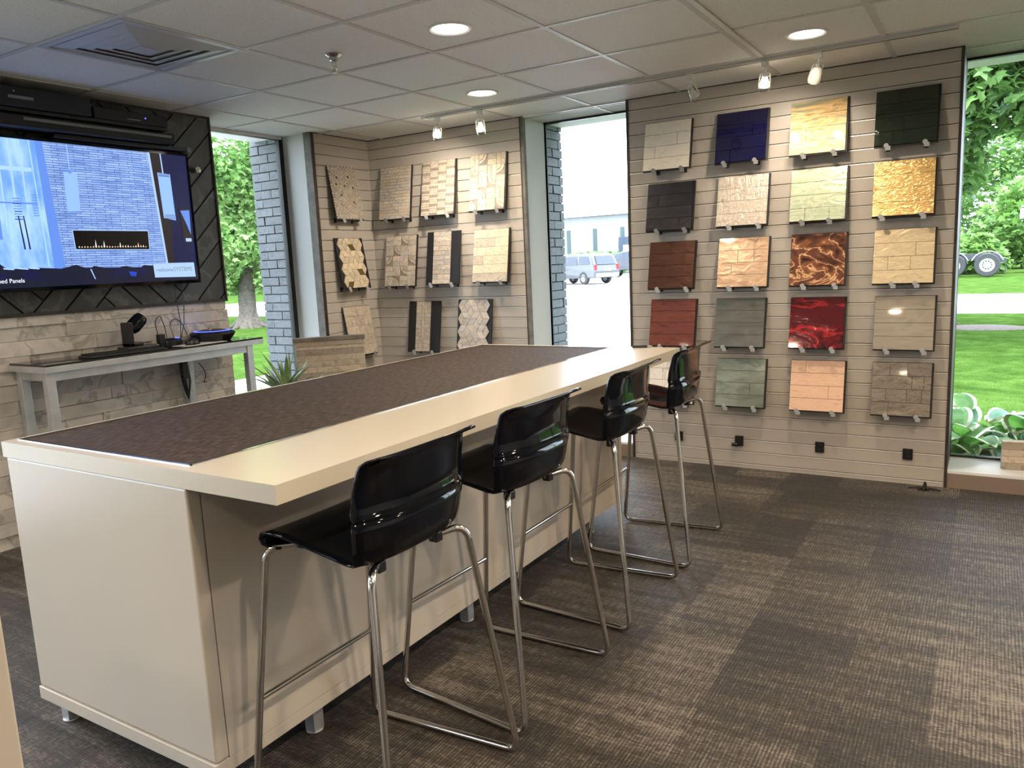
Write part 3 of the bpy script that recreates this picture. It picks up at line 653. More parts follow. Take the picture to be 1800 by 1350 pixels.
# right slat wall, columns left to right, rows top to bottom
COLX = {1: -1.768, 2: -1.312, 3: -.872, 4: -.424}
ROWZ = {1: 1.908, 2: 1.532, 3: 1.162, 4: .792, 5: .415}
G = 'glass tile sample boards on the right slat wall'
DG = dict(
 c1r1=('white glass tile board with soft diagonal brush strokes', 'white glass board', P4(S(205, 200, 188), S(232, 226, 212), S(214, 208, 196)), dict(metal=.1, rough=.3, bump=.35, bscale=7, coat=.2), [[], [.72], [.25], []]),
 c1r2=('nearly black glass tile board with faint vertical joints', 'near-black board', P4(S(12, 12, 20), S(22, 22, 32), S(14, 15, 24)), dict(metal=.1, rough=.3, bump=.3, coat=.25), [[], [.25], [], [.72]]),
 c1r3=('dark brown metallic tile board', 'dark brown board', P4(S(46, 25, 19), S(84, 50, 33), S(60, 33, 24)), dict(metal=.5, rough=.3, bump=.25, stretch=(1.2, 1, 14), coat=.2), [[], [], [], []]),
 c1r4=('brick red brown tile board', 'red-brown board', P4(S(72, 30, 25), S(118, 58, 45), S(86, 38, 31)), dict(metal=.3, rough=.35, bump=.2, stretch=(1.2, 1, 10), coat=.2), [[], [], [], []]),
 c1r5=('off-white tile board seen between the two farthest stools', 'off-white board low behind the stools', P4(S(215, 210, 204), S(235, 230, 224), S(200, 196, 190)), dict(metal=.0, rough=.4, bump=.2, coat=.1), [[.4], [.3, .62], [], [.5]]),
 c2r1=('deep navy blue glass tile board with a bright reflection', 'navy blue board', P4(S(5, 6, 34), S(16, 17, 76), S(9, 9, 48), S(24, 26, 66)), dict(metal=.35, rough=.08, bump=.3, coat=1), [[], [.72], [], [.3]]),
 c2r2=('silvery beige rippled glass tile board', 'silver rippled board', P4(S(168, 156, 142), S(215, 206, 192), S(188, 176, 160)), dict(metal=.35, rough=.3, bump=.55, bscale=24, coat=.35, bstretch=(2.4, 1, .9)), [[], [], [], []]),
 c2r3=('copper beige glass tile board with small bright glints', 'copper beige board', P4(S(168, 134, 108), S(212, 180, 150), S(188, 154, 124)), dict(metal=.3, rough=.25, bump=.25, bscale=12, coat=.6, stretch=(1, 1, 4)), [[], [.4, .72], [.28], []]),
 c2r4=('plain grey glass tile board with four wide rows, fourth from the top in its column', 'plain grey board', P4(S(104, 104, 100), S(132, 132, 126), S(114, 116, 110)), dict(metal=.5, rough=.1, bump=.1, coat=.8, stretch=(1, 1, 3), dist=1.0), [[], [], [], []]),
 c2r5=('grey green glass tile board at the bottom of its column beside the farthest stool', 'grey-green board', P4(S(112, 122, 112), S(152, 162, 150), S(128, 138, 128)), dict(metal=.4, rough=.12, bump=.12, coat=.8, stretch=(1, 1, 3), dist=1.0), [[], [], [.7], []]),
 c3r1=('gold and green onyx-look glass tile board', 'gold onyx board', [(.30, S(120, 128, 108)), (.40, S(168, 164, 128)), (.48, S(222, 180, 112)), (.55, S(236, 205, 150)), (.63, S(196, 150, 88)), (.72, S(140, 146, 132))], dict(metal=.05, rough=.42, bump=.3, coat=.2, scale=2.2, stretch=(1.3, 1, 5), dist=1.5), [[], [], [.3], []]),
 c3r2=('pale sage green glass tile board', 'pale green board', P4(S(150, 166, 138), S(206, 212, 186), S(170, 188, 160), S(216, 214, 190)), dict(metal=.25, rough=.25, bump=.3, coat=.6, stretch=(2, 1, 6)), [[], [], [], [.28, .72]]),
 c3r3=('brown and copper marbled glass tile board with bright veins', 'brown marbled board', [(.33, S(60, 32, 24)), (.43, S(106, 66, 48)), (.485, S(150, 98, 66)), (.505, S(240, 196, 150)), (.53, S(120, 74, 54)), (.65, S(58, 36, 32))], dict(metal=.2, rough=.18, bump=.2, coat=.8, scale=3.0, stretch=(1.4, 1, 2.6), dist=1.2), [[], [.22], [.72], [.22]]),
 c3r4=('dark ruby red glass tile board with darker patches', 'ruby red board', [(.36, S(34, 4, 12)), (.46, S(110, 10, 20)), (.50, S(190, 40, 46)), (.53, S(96, 8, 18)), (.7, S(84, 8, 18))], dict(metal=.2, rough=.1, bump=.15, coat=1, scale=2.2, stretch=(1.2, 1, 2.6), dist=1.0), [[], [], [.36], []]),
 c3r5=('peach pink stone-look tile board', 'peach pink board', P4(S(212, 168, 142), S(232, 194, 166), S(220, 178, 152)), dict(metal=.05, rough=.35, bump=.12, coat=.2), [[.28], [], [.72], []]),
 c4r1=('dark forest green glass tile board in the top right corner of the wall', 'dark green board', P4(S(14, 24, 18), S(38, 52, 38), S(22, 34, 26), S(60, 74, 50)), dict(metal=.4, rough=.1, bump=.35, coat=.9), [[], [], [], [.3]]),
 c4r2=('bright gold leaf rippled glass tile board', 'gold leaf board', P4(S(190, 146, 84), S(238, 202, 136), S(210, 166, 98)), dict(metal=.45, rough=.32, bump=.6, bscale=24, coat=.35, bstretch=(1.2, 1, 2.2)), [[], [], [], []]),
 c4r3=('champagne beige glass tile board with rough ridges', 'champagne board', P4(S(190, 170, 136), S(216, 198, 162), S(198, 178, 144)), dict(metal=.2, rough=.35, bump=.6, bscale=8, coat=.2), [[], [.7], [.25, .62], []]),
 c4r4=('taupe grey tile board with four wide satin rows', 'taupe grey board', P4(S(134, 126, 114), S(156, 148, 134), S(142, 134, 120)), dict(metal=.4, rough=.28, bump=.1, coat=.3, stretch=(1, 1, 5), dist=1.0), [[], [], [], []]),
 c4r5=('charcoal taupe tile board with mixed short bricks, lowest and farthest right', 'charcoal taupe board', P4(S(100, 92, 84), S(140, 130, 118), S(118, 108, 98)), dict(metal=.35, rough=.3, bump=.5, bscale=6, coat=.3), [[.3, .6], [.68, .88], [.25, .6, .85], [.3]]),
)
for key, (lab, short, pal, kw, rows) in DG.items():
    c, r_ = int(key[1]), int(key[3]); dx = {('1', 2): .004}.get((key[1], r_), BR.uniform(-.006, .006))
    mt = wavy_glass('tile_' + short.replace(' ', '_').replace('-', '_'), pal, c * 7 + r_, **kw)
    x = COLX[c] + {('c1r1'): -.008, 'c1r2': .004, 'c1r3': .010, 'c1r4': .012, 'c1r5': .0, 'c2r1': 0, 'c2r2': .006, 'c2r3': .010, 'c2r4': -.010, 'c2r5': -.005, 'c3r1': -.006,
                   'c3r2': 0, 'c3r3': .002, 'c3r4': .002, 'c3r5': .010, 'c4r1': -.004, 'c4r2': -.006, 'c4r3': .004, 'c4r4': .016, 'c4r5': .013}[key]
    board('tile_sample_board', lab, G, x, ROWZ[r_], 'B', .303, .303, rows_polys(.303, .303, rows), [mt])
    off = {'c3r2': (-.085, .06), 'c4r3': (-.06, .065), 'c4r2': (-.11, .10)}.get(key, (-.085, .095))
    if key == 'c3r5': off = (-.1, .1)
    hooks('B', x, ROWZ[r_], short, HR.random() < .4 or r_ > 3, off)

# corner display: boards on the two slat panels of the corner
GB = 'stone tile sample boards on the corner slat panels'
def quarter(cx, cz, r0_, r1_, q, n=5):
    a0 = q * PI / 2; A = [a0 + PI / 2 * i / n for i in range(n + 1)]
    return [(cx + r1_ * math.cos(a), cz + r1_ * math.sin(a)) for a in A] + [(cx + r0_ * math.cos(a), cz + r0_ * math.sin(a)) for a in A[::-1]]
def basket(w_, h_, seed):
    R_ = random.Random(seed); out = []; nx, nz = 4, 5; cw, ch = w_ / nx, h_ / nz
    for i in range(nx):
        for j in range(nz):
            x, z = -w_ / 2 + i * cw, j * ch; m = R_.choice([0, 0, 1]); kind = (i + j * 2 + seed) % 3
            if kind == 0:
                for k in range(2): out.append(([(x, z + k * ch / 2), (x + cw, z + k * ch / 2), (x + cw, z + (k + 1) * ch / 2), (x, z + (k + 1) * ch / 2)], (m + k) % 2))
            elif kind == 1:
                for k in range(2): out.append(([(x + k * cw / 2, z), (x + (k + 1) * cw / 2, z), (x + (k + 1) * cw / 2, z + ch), (x + k * cw / 2, z + ch)], (m + k) % 2))
            else:
                q = R_.randrange(4); cx = x + (cw if q in (1, 2) else 0); cz = z + (ch if q in (2, 3) else 0)
                out.append((quarter(cx, cz, cw * .62, cw * .92, q), 1)); out.append((quarter(cx, cz, .003, cw * .58, q), 0))
    return out
def hexs(w_, h_, R, cols, rows, z0, split, goldset=()):
    out = []; hh = math.sqrt(3) * R
    for c in range(cols):
        cx = (c - (cols - 1) / 2) * 1.5 * R
        for r_ in range(rows + (c % 2)):
            cz = z0 + hh * (r_ + .5) - (hh / 2 if c % 2 else 0)
            V = [(cx + R * math.cos(PI / 3 * k), cz + R * math.sin(PI / 3 * k)) for k in range(6)]
            V = [(x, min(max(z, 0), h_)) for x, z in V]
            if max(v[1] for v in V) - min(v[1] for v in V) < .01: continue
            if split:
                cc = (cx, min(max(cz, 0), h_)); o_ = (c + r_) % 2
                for k in range(3):
                    a = 2 * k + o_; out.append(([cc, V[a % 6], V[(a + 1) % 6], V[(a + 2) % 6]], 2 if (c, r_, k) in goldset else (k % 2 if split == 1 else 0)))
            else: out.append((V, 2 if (c, r_) in goldset else BR.choice([0, 0, 0, 1])))
    return out
mm = [M['marble1'], M['marble2'], M['mgrey'], M['gold']]
def place(kind, lab, short, x, z, wall, w_, h_, polys, mats, clear=True, **kw):
    board(kind, lab, GB, x, z, wall, w_, h_, polys, mats, grout=kw.pop('grout', M['grout']), gb=kw.pop('gb', w_ - .004), **kw)
    hooks(wall, x, z, short, clear)
lin = [[BR.uniform(.25, .75)] if BR.random() < .8 else [] for _ in range(17)]
place('mosaic_sample_board', 'cream linear mosaic board with thin horizontal sticks, left one on the far corner panel', 'linear stick mosaic board', -3.998, 1.750, 'B', .303, .405,
      rows_polys(.303, .405, lin, lambda r, c: BR.choice([0, 0, 1])), [M['marble1'], M['marble2']], False)
das = [([.0 + .001] if False else [.25, .5, .75]) for _ in range(24)]
place('mosaic_sample_board', 'white mosaic board with short grey brown dashes in staggered columns', 'grey dash mosaic board', -3.580, 1.752, 'B', .303, .405,
      rows_polys(.303, .405, das, lambda r, c: 2 if (r % 2 == 1 and (c + r // 2) % 2 == 0) or (r % 4 == 3 and c % 2) else 0), mm)
place('mosaic_sample_board', 'large cream swirl pattern marble board at the top right of the corner display', 'cream swirl board', -3.136, 1.756, 'B', .303, .405, basket(.303, .405, 2), [M['marble3'], M['marble1']], False, grout=M['mgrey'])
place('mosaic_sample_board', 'grey white swirl pattern marble board in the middle row, beside the inside corner', 'grey swirl board', -3.988, 1.228, 'B', .303, .398, basket(.303, .398, 4), [M['marble2'], M['marble1']], False, grout=M['mgrey'])
nar = [[.3] if k % 3 == 0 else ([.5] if k % 3 == 1 else [.7]) for k in range(11)]
place('mosaic_sample_board', 'narrow pale stone strip on a wide black board, middle row of the corner display', 'narrow strip board of the middle row', -3.580, 1.236, 'B', .165, .398, rows_polys(.165, .398, nar, lambda r, c: (r + c) % 2), [M['marble1'], M['marble2']], bw=.312, bdx=.008, gb=.16)
place('tile_sample_board', 'pale plank tile board with six horizontal rows at the right of the middle row', 'six-row plank board', -3.138, 1.240, 'B', .303, .386, rows_polys(.303, .386, [[], [.62], [], [.3], [], []], lambda r, c: (r + c) % 2), [M['marble3'], M['marble1']], False, grout=M['mgrey'])
h7 = []
for k in range(13):
    z0_, z1_ = .395 * k / 13, .395 * (k + 1) / 13
    for a, b in ((-.07, -.012), (.012, .07)): h7.append(([(a, z0_), (b, z0_), (b, z1_), (a, z1_)], k % 2))
for k in range(4): h7.append(([(-.011, .395 * k / 4), (.011, .395 * k / 4), (.011, .395 * (k + 1) / 4), (-.011, .395 * (k + 1) / 4)], 0))
place('mosaic_sample_board', 'narrow two-column brick strip on a wide black board, bottom row of the corner display', 'narrow strip board of the bottom row', -3.802, .712, 'B', .142, .395, h7, [M['marble1'], M['marble2']], bw=.312, bdx=.006, gb=.138)
place('mosaic_sample_board', 'hexagon board of grey rhombus tiles with zigzag sides, just above the counter edge', 'rhombus hexagon board', -3.322, .722, 'B', .295, .392, hexs(.3, .392, .0575, 3, 4, 0, 1), [M['marble2'], M['marble1']], bw=.31, gb=.20, grout=M['mgrey'])
small = []
Rs = .0118; hh = math.sqrt(3) * Rs
for c in range(17):
    for r_ in range(20):
        cx = -.142 + c * 1.5 * Rs; cz = .010 + r_ * hh + (hh / 2 if c % 2 else 0)
        if cz > .40: continue
        small.append(([(cx + Rs * math.cos(PI / 3 * k), cz + Rs * math.sin(PI / 3 * k)) for k in range(6)], 3 if (c, r_) in ((4, 15), (11, 15), (3, 12), (8, 12), (13, 11), (5, 8), (12, 6)) else BR.choice([0, 0, 1])))
place('mosaic_sample_board', 'small hexagon mosaic board with a few dark brass hexagons on the left corner panel', 'small hexagon mosaic board', 4.545, 1.755, 'A', .290, .395, small, mm, gb=.27)
place('mosaic_sample_board', 'large hexagon marble board with three brass rhombus inlays', 'brass inlay hexagon board', 4.565, 1.233, 'A', .29, .388, hexs(.3, .388, .056, 3, 4, 0, 2, {(1, 3, 0), (2, 1, 1), (0, 0, 2)}), [M['marble3'], M['marble1'], M['gold']], bw=.31, gb=.19)
place('tile_sample_board', 'beige stone brick pattern board, lowest on the left corner panel', 'beige brick board', 4.595, .706, 'A', .298, .385, rows_polys(.298, .385, [[.5], [.2, .36, .7], [.46], [.3, .84], [.5]], lambda r, c: 0), [M['marble1']], False, grout=M['mgrey'])

# power outlets along the foot of the right slat wall
for k, (x, lab) in enumerate([(-1.735, 'small black power outlet on the slat wall, between the legs of the farthest stool'), (-1.335, 'small black power outlet low on the slat wall with a plug at its lower left'), (-.847, 'small black power outlet below the peach board, third from the left'), (-.368, 'small black power outlet low on the slat wall, farthest right')]):
    t = thing('power_outlet', lab, 'outlet', (x, YS, .178), group='power outlets on the slat wall')
    MB().box((-.026, -.012, -.032), (.026, 0, .032)).build('cover_plate', M['black_plastic'], t, bevel=.002)
    sk = MB()
    for zz in (-.014, .014): sk.box((-.010, -.014, zz - .008), (.010, -.0115, zz + .008))
    sk.build('socket', M['black_matte'], t)
    if k == 1: MB().lathe([(.012, -.02), (.012, .02)], seg=14, X=Matrix.Translation((-.022, -.022, -.024)) @ Matrix.Rotation(PI / 2, 4, 'Y')).build('plug', M['black_plastic'], t, smooth=True)
cf = thing('cable_clip', 'small black plastic clip with splayed prongs on the carpet below the slat wall', 'clip', (-.27, 4.80, 0))
q = MB(); q.lathe([(.012, 0), (.010, .03), (.006, .045)], seg=10)
for a, L_ in ((185, .085), (230, .05), (265, .045), (300, .04), (352, .08)):
    a = math.radians(a); q.tube([(0, 0, .012), (L_ * .6 * math.cos(a), L_ * .6 * math.sin(a), .010), (L_ * math.cos(a), L_ * math.sin(a), .006)], [.007, .006, .004], 8)
q.build('body', M['black_plastic'], cf, smooth=True)

# ------------------------------------------------------------------ television and devices
TX = -4.24
tv = thing('television', 'large wall mounted flat television showing a fireplace room scene', 'television', (TX - .04, 2.47, 1.34))
def tvb(mb, name, mats, **kw):
    p = kw.pop('parent', tv); o = mb.build(name, mats, p, **kw); o.location = -Vector(tv.location) if p is tv else (0, 0, 0); return o
tvb(MB().box((TX - .075, 1.79, 1.338), (TX - .004, 3.172, 2.118)), 'body', M['black_plastic'], bevel=.004)
bz = MB()
for a, b in (((1.788, 1.336), (3.174, 1.356)), ((1.788, 2.104), (3.174, 2.120)), ((1.788, 1.356), (1.800, 2.104)), ((3.162, 1.356), (3.174, 2.104))): bz.box((TX - .004, a[0], a[1]), (TX + .002, b[0], b[1]))
tvb(bz, 'bezel', M['black_gloss'])
def ledgestone():
    m, nt, b = newmat('screen_ledgestone'); b.inputs['Base Color'].default_value = (0, 0, 0, 1)
    t = nt.nodes.new('ShaderNodeTexCoord'); sep = nt.nodes.new('ShaderNodeSeparateXYZ'); cb = nt.nodes.new('ShaderNodeCombineXYZ')
    nt.links.new(t.outputs['Object'], sep.inputs[0]); nt.links.new(sep.outputs[1], cb.inputs[0]); nt.links.new(sep.outputs[2], cb.inputs[1])
    br = nt.nodes.new('ShaderNodeTexBrick'); br.inputs['Scale'].default_value = 1; br.inputs['Brick Width'].default_value = .085; br.inputs['Row Height'].default_value = .0125
    br.inputs['Mortar Size'].default_value = .0016; br.inputs['Color1'].default_value = S(112, 144, 206); br.inputs['Color2'].default_value = S(140, 168, 222); br.inputs['Mortar'].default_value = S(62, 84, 138)
    br.offset = .37; nt.links.new(cb.outputs[0], br.inputs[0])
    n = nd(nt, 'ShaderNodeTexNoise', i_Scale=1.0, i_Detail=3.0); nt.links.new(coord(nt, (1, 12, 60)), n.inputs[0])
    r = ramp(nt, n.outputs[0], [(.3, (.72, .74, .78, 1)), (.7, (1.18, 1.15, 1.1, 1))])
    mx = nt.nodes.new('ShaderNodeMix'); mx.data_type = 'RGBA'; mx.blend_type = 'MULTIPLY'; mx.inputs[0].default_value = 1
    nt.links.new(br.outputs[0], mx.inputs[6]); nt.links.new(r.outputs[0], mx.inputs[7]); nt.links.new(mx.outputs[2], b.inputs['Emission Color'])
    b.inputs['Emission Strength'].default_value = 1; b.inputs['Roughness'].default_value = .15; return m
def screen_noise(name, a, bcol, sc):
    m, nt, b = newmat(name); b.inputs['Base Color'].default_value = (0, 0, 0, 1)
    n = nd(nt, 'ShaderNodeTexNoise', i_Scale=1.0, i_Detail=5.0); nt.links.new(coord(nt, sc), n.inputs[0])
    r = ramp(nt, n.outputs[0], [(.35, a), (.65, bcol)]); nt.links.new(r.outputs[0], b.inputs['Emission Color']); b.inputs['Emission Strength'].default_value = 1
    b.inputs['Roughness'].default_value = .15; return m
E_ = lambda n_, *c: emis('screen_' + n_, S(*c))
SM = [E_('dark', 8, 10, 22), ledgestone(), screen_noise('screen_glazing', S(92, 140, 232), S(150, 186, 248), (1, 14, 5)), E_('pale_blue', 150, 184, 240), E_('mid_blue', 86, 124, 200),
      E_('navy', 14, 18, 56), E_('black', 2, 2, 5), E_('brown', 34, 26, 30), E_('flame', 246, 196, 150), E_('card', 150, 176, 206), E_('sofa', 16, 20, 40), E_('royal', 30, 60, 170), E_('white', 226, 232, 245), E_('pendant', 128, 164, 226)]
SM[7].name = 'screen_brown'
sc = MB(); lay = [0]
def sp_(pts, mi):
    lay[0] += 1; x = TX - .0035 + lay[0] * .00004
    a = sum(pts[i][0] * pts[(i + 1) % len(pts)][1] - pts[(i + 1) % len(pts)][0] * pts[i][1] for i in range(len(pts)))
    if a < 0: pts = pts[::-1]
    sc.add([(x, y, z) for y, z in pts], [tuple(range(len(pts)))], mi)
R4 = lambda y0, z0, y1, z1: [(y0, z0), (y1, z0), (y1, z1), (y0, z1)]
sp_(R4(1.80, 1.356, 3.162, 2.104), 5)
sp_([(1.80, 1.44), (2.325, 1.44), (2.291, 2.104), (1.80, 2.104)], 2)
sp_([(2.325, 1.45), (2.948, 1.44), (2.902, 2.104), (2.285, 2.104)], 1)
sp_([(2.285, 1.45), (2.345, 1.45), (2.305, 2.104), (2.268, 2.104)], 4)
sp_([(2.255, 1.46), (2.262, 1.46), (2.240, 2.104), (2.234, 2.104)], 3)
for a, b in ((2.02, .012), (2.075, .008), (2.13, .010), (2.185, .008)): sp_(R4(a, 1.66, a + b, 2.10), 3)
sp_(R4(1.80, 1.945, 2.235, 1.965), 3); sp_(R4(1.80, 1.78, 2.24, 1.788), 4); sp_(R4(1.80, 1.72, 2.06, 1.727), 3); sp_(R4(1.98, 1.6, 2.05, 1.70), 4)
for k in range(9): sp_(R4(2.12 + (k % 2) * .004, 1.70 + k * .013, 2.16, 1.705 + k * .013), 11 if k % 3 == 0 else 4); sp_(R4(2.215, 1.72 + k * .013, 2.245, 1.725 + k * .013), 4)
sp_([(2.0, 1.975), (2.03, 1.975), (2.012, 2.02), (2.006, 2.02)], 6); sp_(R4(2.008, 2.02, 2.012, 2.10), 6)
for a in (2.145, 2.17): sp_([(a, 1.55), (a + .008, 1.55), (a - .004, 1.72), (a - .010, 1.72)], 5)
sp_([(2.902, 2.104), (2.918, 2.104), (2.965, 1.44), (2.948, 1.44)], 9)
sp_([(2.918, 2.104), (2.995, 2.104), (3.02, 1.8), (3.0, 1.44), (2.962, 1.44)], 7)
for (a, b, c, d) in (((2.397, 1.956), (2.470, 1.953), (2.464, 1.751), (2.393, 1.749)), ((2.955, 1.993), (3.038, 1.989), (3.046, 1.716), (2.966, 1.729))): sp_([a, b, c, d], 13)
for z in (1.972, 1.978, 1.986): sp_(R4(2.962, z, 3.032, z + .003), 5)
for z in (1.725, 1.735, 1.745): sp_(R4(2.972, z, 3.04, z + .003), 5)
sp_(R4(2.430, 1.955, 2.4335, 2.104), 3); sp_([(2.988, 1.99), (2.996, 1.99), (2.990, 2.104), (2.983, 2.104)], 3); sp_(R4(2.424, 1.951, 2.440, 1.968), 4)
sp_([(3.075, 1.79), (3.150, 1.792), (3.150, 1.58), (3.085, 1.585)], 7); sp_([(3.082, 1.775), (3.145, 1.78), (3.14, 1.63), (3.115, 1.70)], 4); sp_(R4(3.10, 1.59, 3.14, 1.61), 9)
sp_([(2.408, 1.546), (2.851, 1.542), (2.856, 1.654), (2.402, 1.652)], 9); sp_([(2.412, 1.549), (2.847, 1.545), (2.850, 1.650), (2.407, 1.649)], 6)
fr_ = random.Random(4)
for k in range(26):
    y = 2.43 + k * .0158; h_ = fr_.uniform(.006, .014) + (.030 if k in (6, 9) else 0) + (.016 if k in (15, 22) else 0)
    sp_([(y - .004, 1.558), (y + .005, 1.558), (y + .001, 1.558 + h_)], 8 if k % 3 else 12)
sp_([(1.80, 1.356), (3.162, 1.356), (3.162, 1.440), (2.86, 1.448), (2.80, 1.455), (2.77, 1.436), (2.68, 1.452), (2.60, 1.436), (2.50, 1.458), (2.47, 1.44), (2.40, 1.466), (2.32, 1.448), (2.20, 1.455), (2.05, 1.452), (1.99, 1.50), (1.90, 1.47), (1.80, 1.48)], 10)
for y, w_ in ((1.95, .1), (2.12, .09), (2.60, .09), (2.755, .06)): sp_([(y, 1.40), (y + w_, 1.395), (y + w_ * .9, 1.432), (y + .01, 1.445)], 5)
for y in (2.03, 2.10, 2.155): sp_([(y, 1.452), (y + .05, 1.447), (y + .05, 1.453), (y, 1.459)], 3)
sp_([(2.475, 1.44), (2.482, 1.44), (2.50, 1.385), (2.495, 1.385)], 3); sp_([(2.70, 1.42), (2.75, 1.415), (2.74, 1.39), (2.71, 1.395)], 11); sp_(R4(2.26, 1.385, 2.48, 1.43), 10)
sp_([(2.862, 1.379), (3.141, 1.374), (3.138, 1.462), (2.858, 1.462)], 9)
scr = tvb(sc, 'screen', SM)
def text(name, s_, size, y, z, mat, parent, x):
    cu = bpy.data.curves.new(name, 'FONT'); cu.body = s_; cu.size = size; cu.extrude = 0; cu.materials.append(mat)
    tmp = bpy.data.objects.new(name, cu); C.objects.link(tmp)
    dg = bpy.context.evaluated_depsgraph_get(); me = bpy.data.meshes.new_from_object(tmp.evaluated_get(dg)); me.materials.clear(); me.materials.append(mat)
    bpy.data.objects.remove(tmp)
    o = bpy.data.objects.new(name, me); C.objects.link(o); o.parent = parent; o.rotation_euler = (PI / 2, 0, PI / 2)
    o.location = Vector((x, y, z)); return o
xt = TX + .0012
text('caption_text', 'Honed Panels', .030, 1.957, 1.383, SM[12], scr, xt)
text('logo_text', 'realstone', .030, 2.874, 1.413, E_('logo_blue', 84, 104, 140), scr, xt)
text('logo_text', 'SYSTEMS', .034, 2.990, 1.412, E_('logo_grey', 104, 112, 128), scr, xt)
for ch in scr.children: ch.name = ch.name

ms = thing('wall_shelf', 'black wall shelf above the television, under the ceiling', 'shelf', (-4.25, 2.3, 2.235))
MB().box((-.06, -.95, -.018), (.12, .68, 0)).build('board', M['black_plastic'], ms, bevel=.002)
MB().box((-.06, -.95, .0), (-.045, .68, .06)).build('back_rail', M['black_plastic'], ms)
bx = thing('video_conference_unit', 'boxy black device with a grey label, left on the shelf above the television', 'device', (-4.21, 2.17, 2.237))
MB().box((-.09, -.36, 0), (.11, .34, .095)).build('body', M['black_matte'], bx, bevel=.006)
MB().box((.110, -.075, .035), (.112, .045, .050)).build('label_plate', M['grey_clip'], bx)
MB().lathe([(.004, 0), (.004, .002)], seg=12, X=Matrix.Translation((.110, -.045, .07)) @ Matrix.Rotation(PI / 2, 4, 'Y')).build('indicator_light', M['clear_clip'], bx)
rc = thing('media_receiver', 'low black media receiver with a tiny blue light, right on the shelf above the television', 'device', (-4.22, 2.78, 2.237))
MB().box((-.08, -.24, 0), (.09, .20, .06)).build('body', M['black_matte'], rc, bevel=.004)
MB().lathe([(.004, 0), (.004, .002)], seg=12, X=Matrix.Translation((.090, .06, .035)) @ Matrix.Rotation(PI / 2, 4, 'Y')).build('indicator_light', M['blue_led'], rc)
MB().box((.090, -.05, .016), (.0915, .03, .022)).build('label_plate', M['grey_clip'], rc)
sb = thing('soundbar', 'long black soundbar with a grey grille strip mounted above the television', 'soundbar', (-4.20, 2.48, 2.150))
MB().box((-.10, -.62, 0), (.05, .555, .062)).build('body', M['black_matte'], sb, bevel=.008)
MB().box((.050, -.30, .034), (.053, .53, .048)).build('grille_strip', M['grey_clip'], sb)
cbk = thing('wall_mount_bar', 'thin black mounting bar with a white tag at its right end, above the television', 'bracket', (-4.25, 2.8, 2.125))
MB().box((-.05, -.45, 0), (.05, .345, .020)).build('bar', M['black_plastic'], cbk, bevel=.002)
MB().box((-.03, .346, -.004), (.052, .372, .026)).build('tag', M['grey_clip'], cbk)
for y, z in ((3.29, 2.04), (3.215, 2.015)):
    t = thing('wall_fixing', 'small round chrome knob on the dark herringbone wall right of the television' if y > 3.25 else 'tiny chrome fixing on the dark wall at the edge of the television', 'fixing', (X0 - .004, y, z))
    MB().lathe([(.008, 0), (.008, .02), (.020 if y > 3.25 else .012, .024), (.020 if y > 3.25 else .012, .030), (.001, .034)], seg=18, X=Matrix.Rotation(PI / 2, 4, 'Y'), caps=False).build('head', M['chrome'], t, smooth=True)

# ------------------------------------------------------------------ console table and what stands on it
TZ = .972; ta = thing('console_table', 'steel console table with a black glass top against the stone wall under the television', 'table', (-4.15, 2.71, 0))
tx0, tx1, ty0, ty1 = -.175, .18, -.685, .68
MB().box((tx0 + .004, ty0 + .006, TZ - .010), (tx1 - .001, ty1 - .001, TZ)).build('glass_top', M['black_glass'], ta, bevel=.001)
f_ = MB(); 
for a, b in (((tx1 - .03, ty0, TZ - .042), (tx1, ty1, TZ - .0105)), ((tx0, ty0, TZ - .042), (tx0 + .03, ty1, TZ - .0105)), ((tx0 + .03, ty0, TZ - .042), (tx1 - .03, ty0 + .03, TZ - .0105)), ((tx0 + .03, ty1 - .03, TZ - .042), (tx1 - .03, ty1, TZ - .0105))): f_.box(a, b)
f_.build('frame', M['steel'], ta, bevel=.001)
ap = MB(); ap.box((tx1 - .050, ty0 + .05, TZ - .088), (tx1 - .030, ty1 - .09, TZ - .0425)); ap.box((tx0 + .04, ty0 + .03, TZ - .088), (tx1 - .05, ty0 + .045, TZ - .0425))
ap.build('apron', M['steel'], ta)
for x, y in ((tx1 - .045, ty0 + .035), (tx1 - .045, ty1 - .09), (tx0 + .04, ty0 + .045), (tx0 + .04, .34)):
    MB().box((x - .022, y - .022, 0), (x + .022, y + .022, TZ - .0425)).build('leg', M['steel'], ta, bevel=.002)
kb = thing('keyboard', 'black computer keyboard on the front of the console table', 'keyboard', (-4.045, 2.49, TZ), (0, 0, PI / 2 + math.radians(-4)))
MB().poly([(-.215, -.065, 0), (.215, -.065, 0), (.215, .065, 0), (-.215, .065, 0)], (0, 0, .012)).build('body', M['black_plastic'], kb, bevel=.003)
kk = MB()
for r_ in range(5):
    for c in range(20): kk.box((-.205 + c * .0205, -.055 + r_ * .022, .012), (-.205 + c * .0205 + .0175, -.055 + r_ * .022 + .018, .018 + r_ * .001))
kk.build('key_field', M['black_matte'], kb)
wc = thing('webcam', 'black swivelling conference camera on a flat base beside the keyboard', 'camera', (-4.20, 2.68, TZ))
MB().box((-.055, -.10, 0), (.055, .10, .022)).build('base', M['black_plastic'], wc, bevel=.006)
MB().box((-.04, -.075, .022), (.04, -.045, .16)).box((-.04, -.075, .022), (.04, .01, .045)).build('bracket', M['black_plastic'], wc, bevel=.006)
MB().lathe([(.001, -.055), (.034, -.052), (.042, -.03), (.042, .03), (.034, .052), (.001, .055)], seg=20, caps=False, X=Matrix.Translation((0, 0, .150)) @ Matrix.Rotation(math.radians(-50), 4, 'X')).build('camera_head', M['black_gloss'], wc, smooth=True)
hu = thing('cable_hub', 'small black cable hub with looping cables behind the keyboard', 'device', (-4.17, 2.873, TZ))
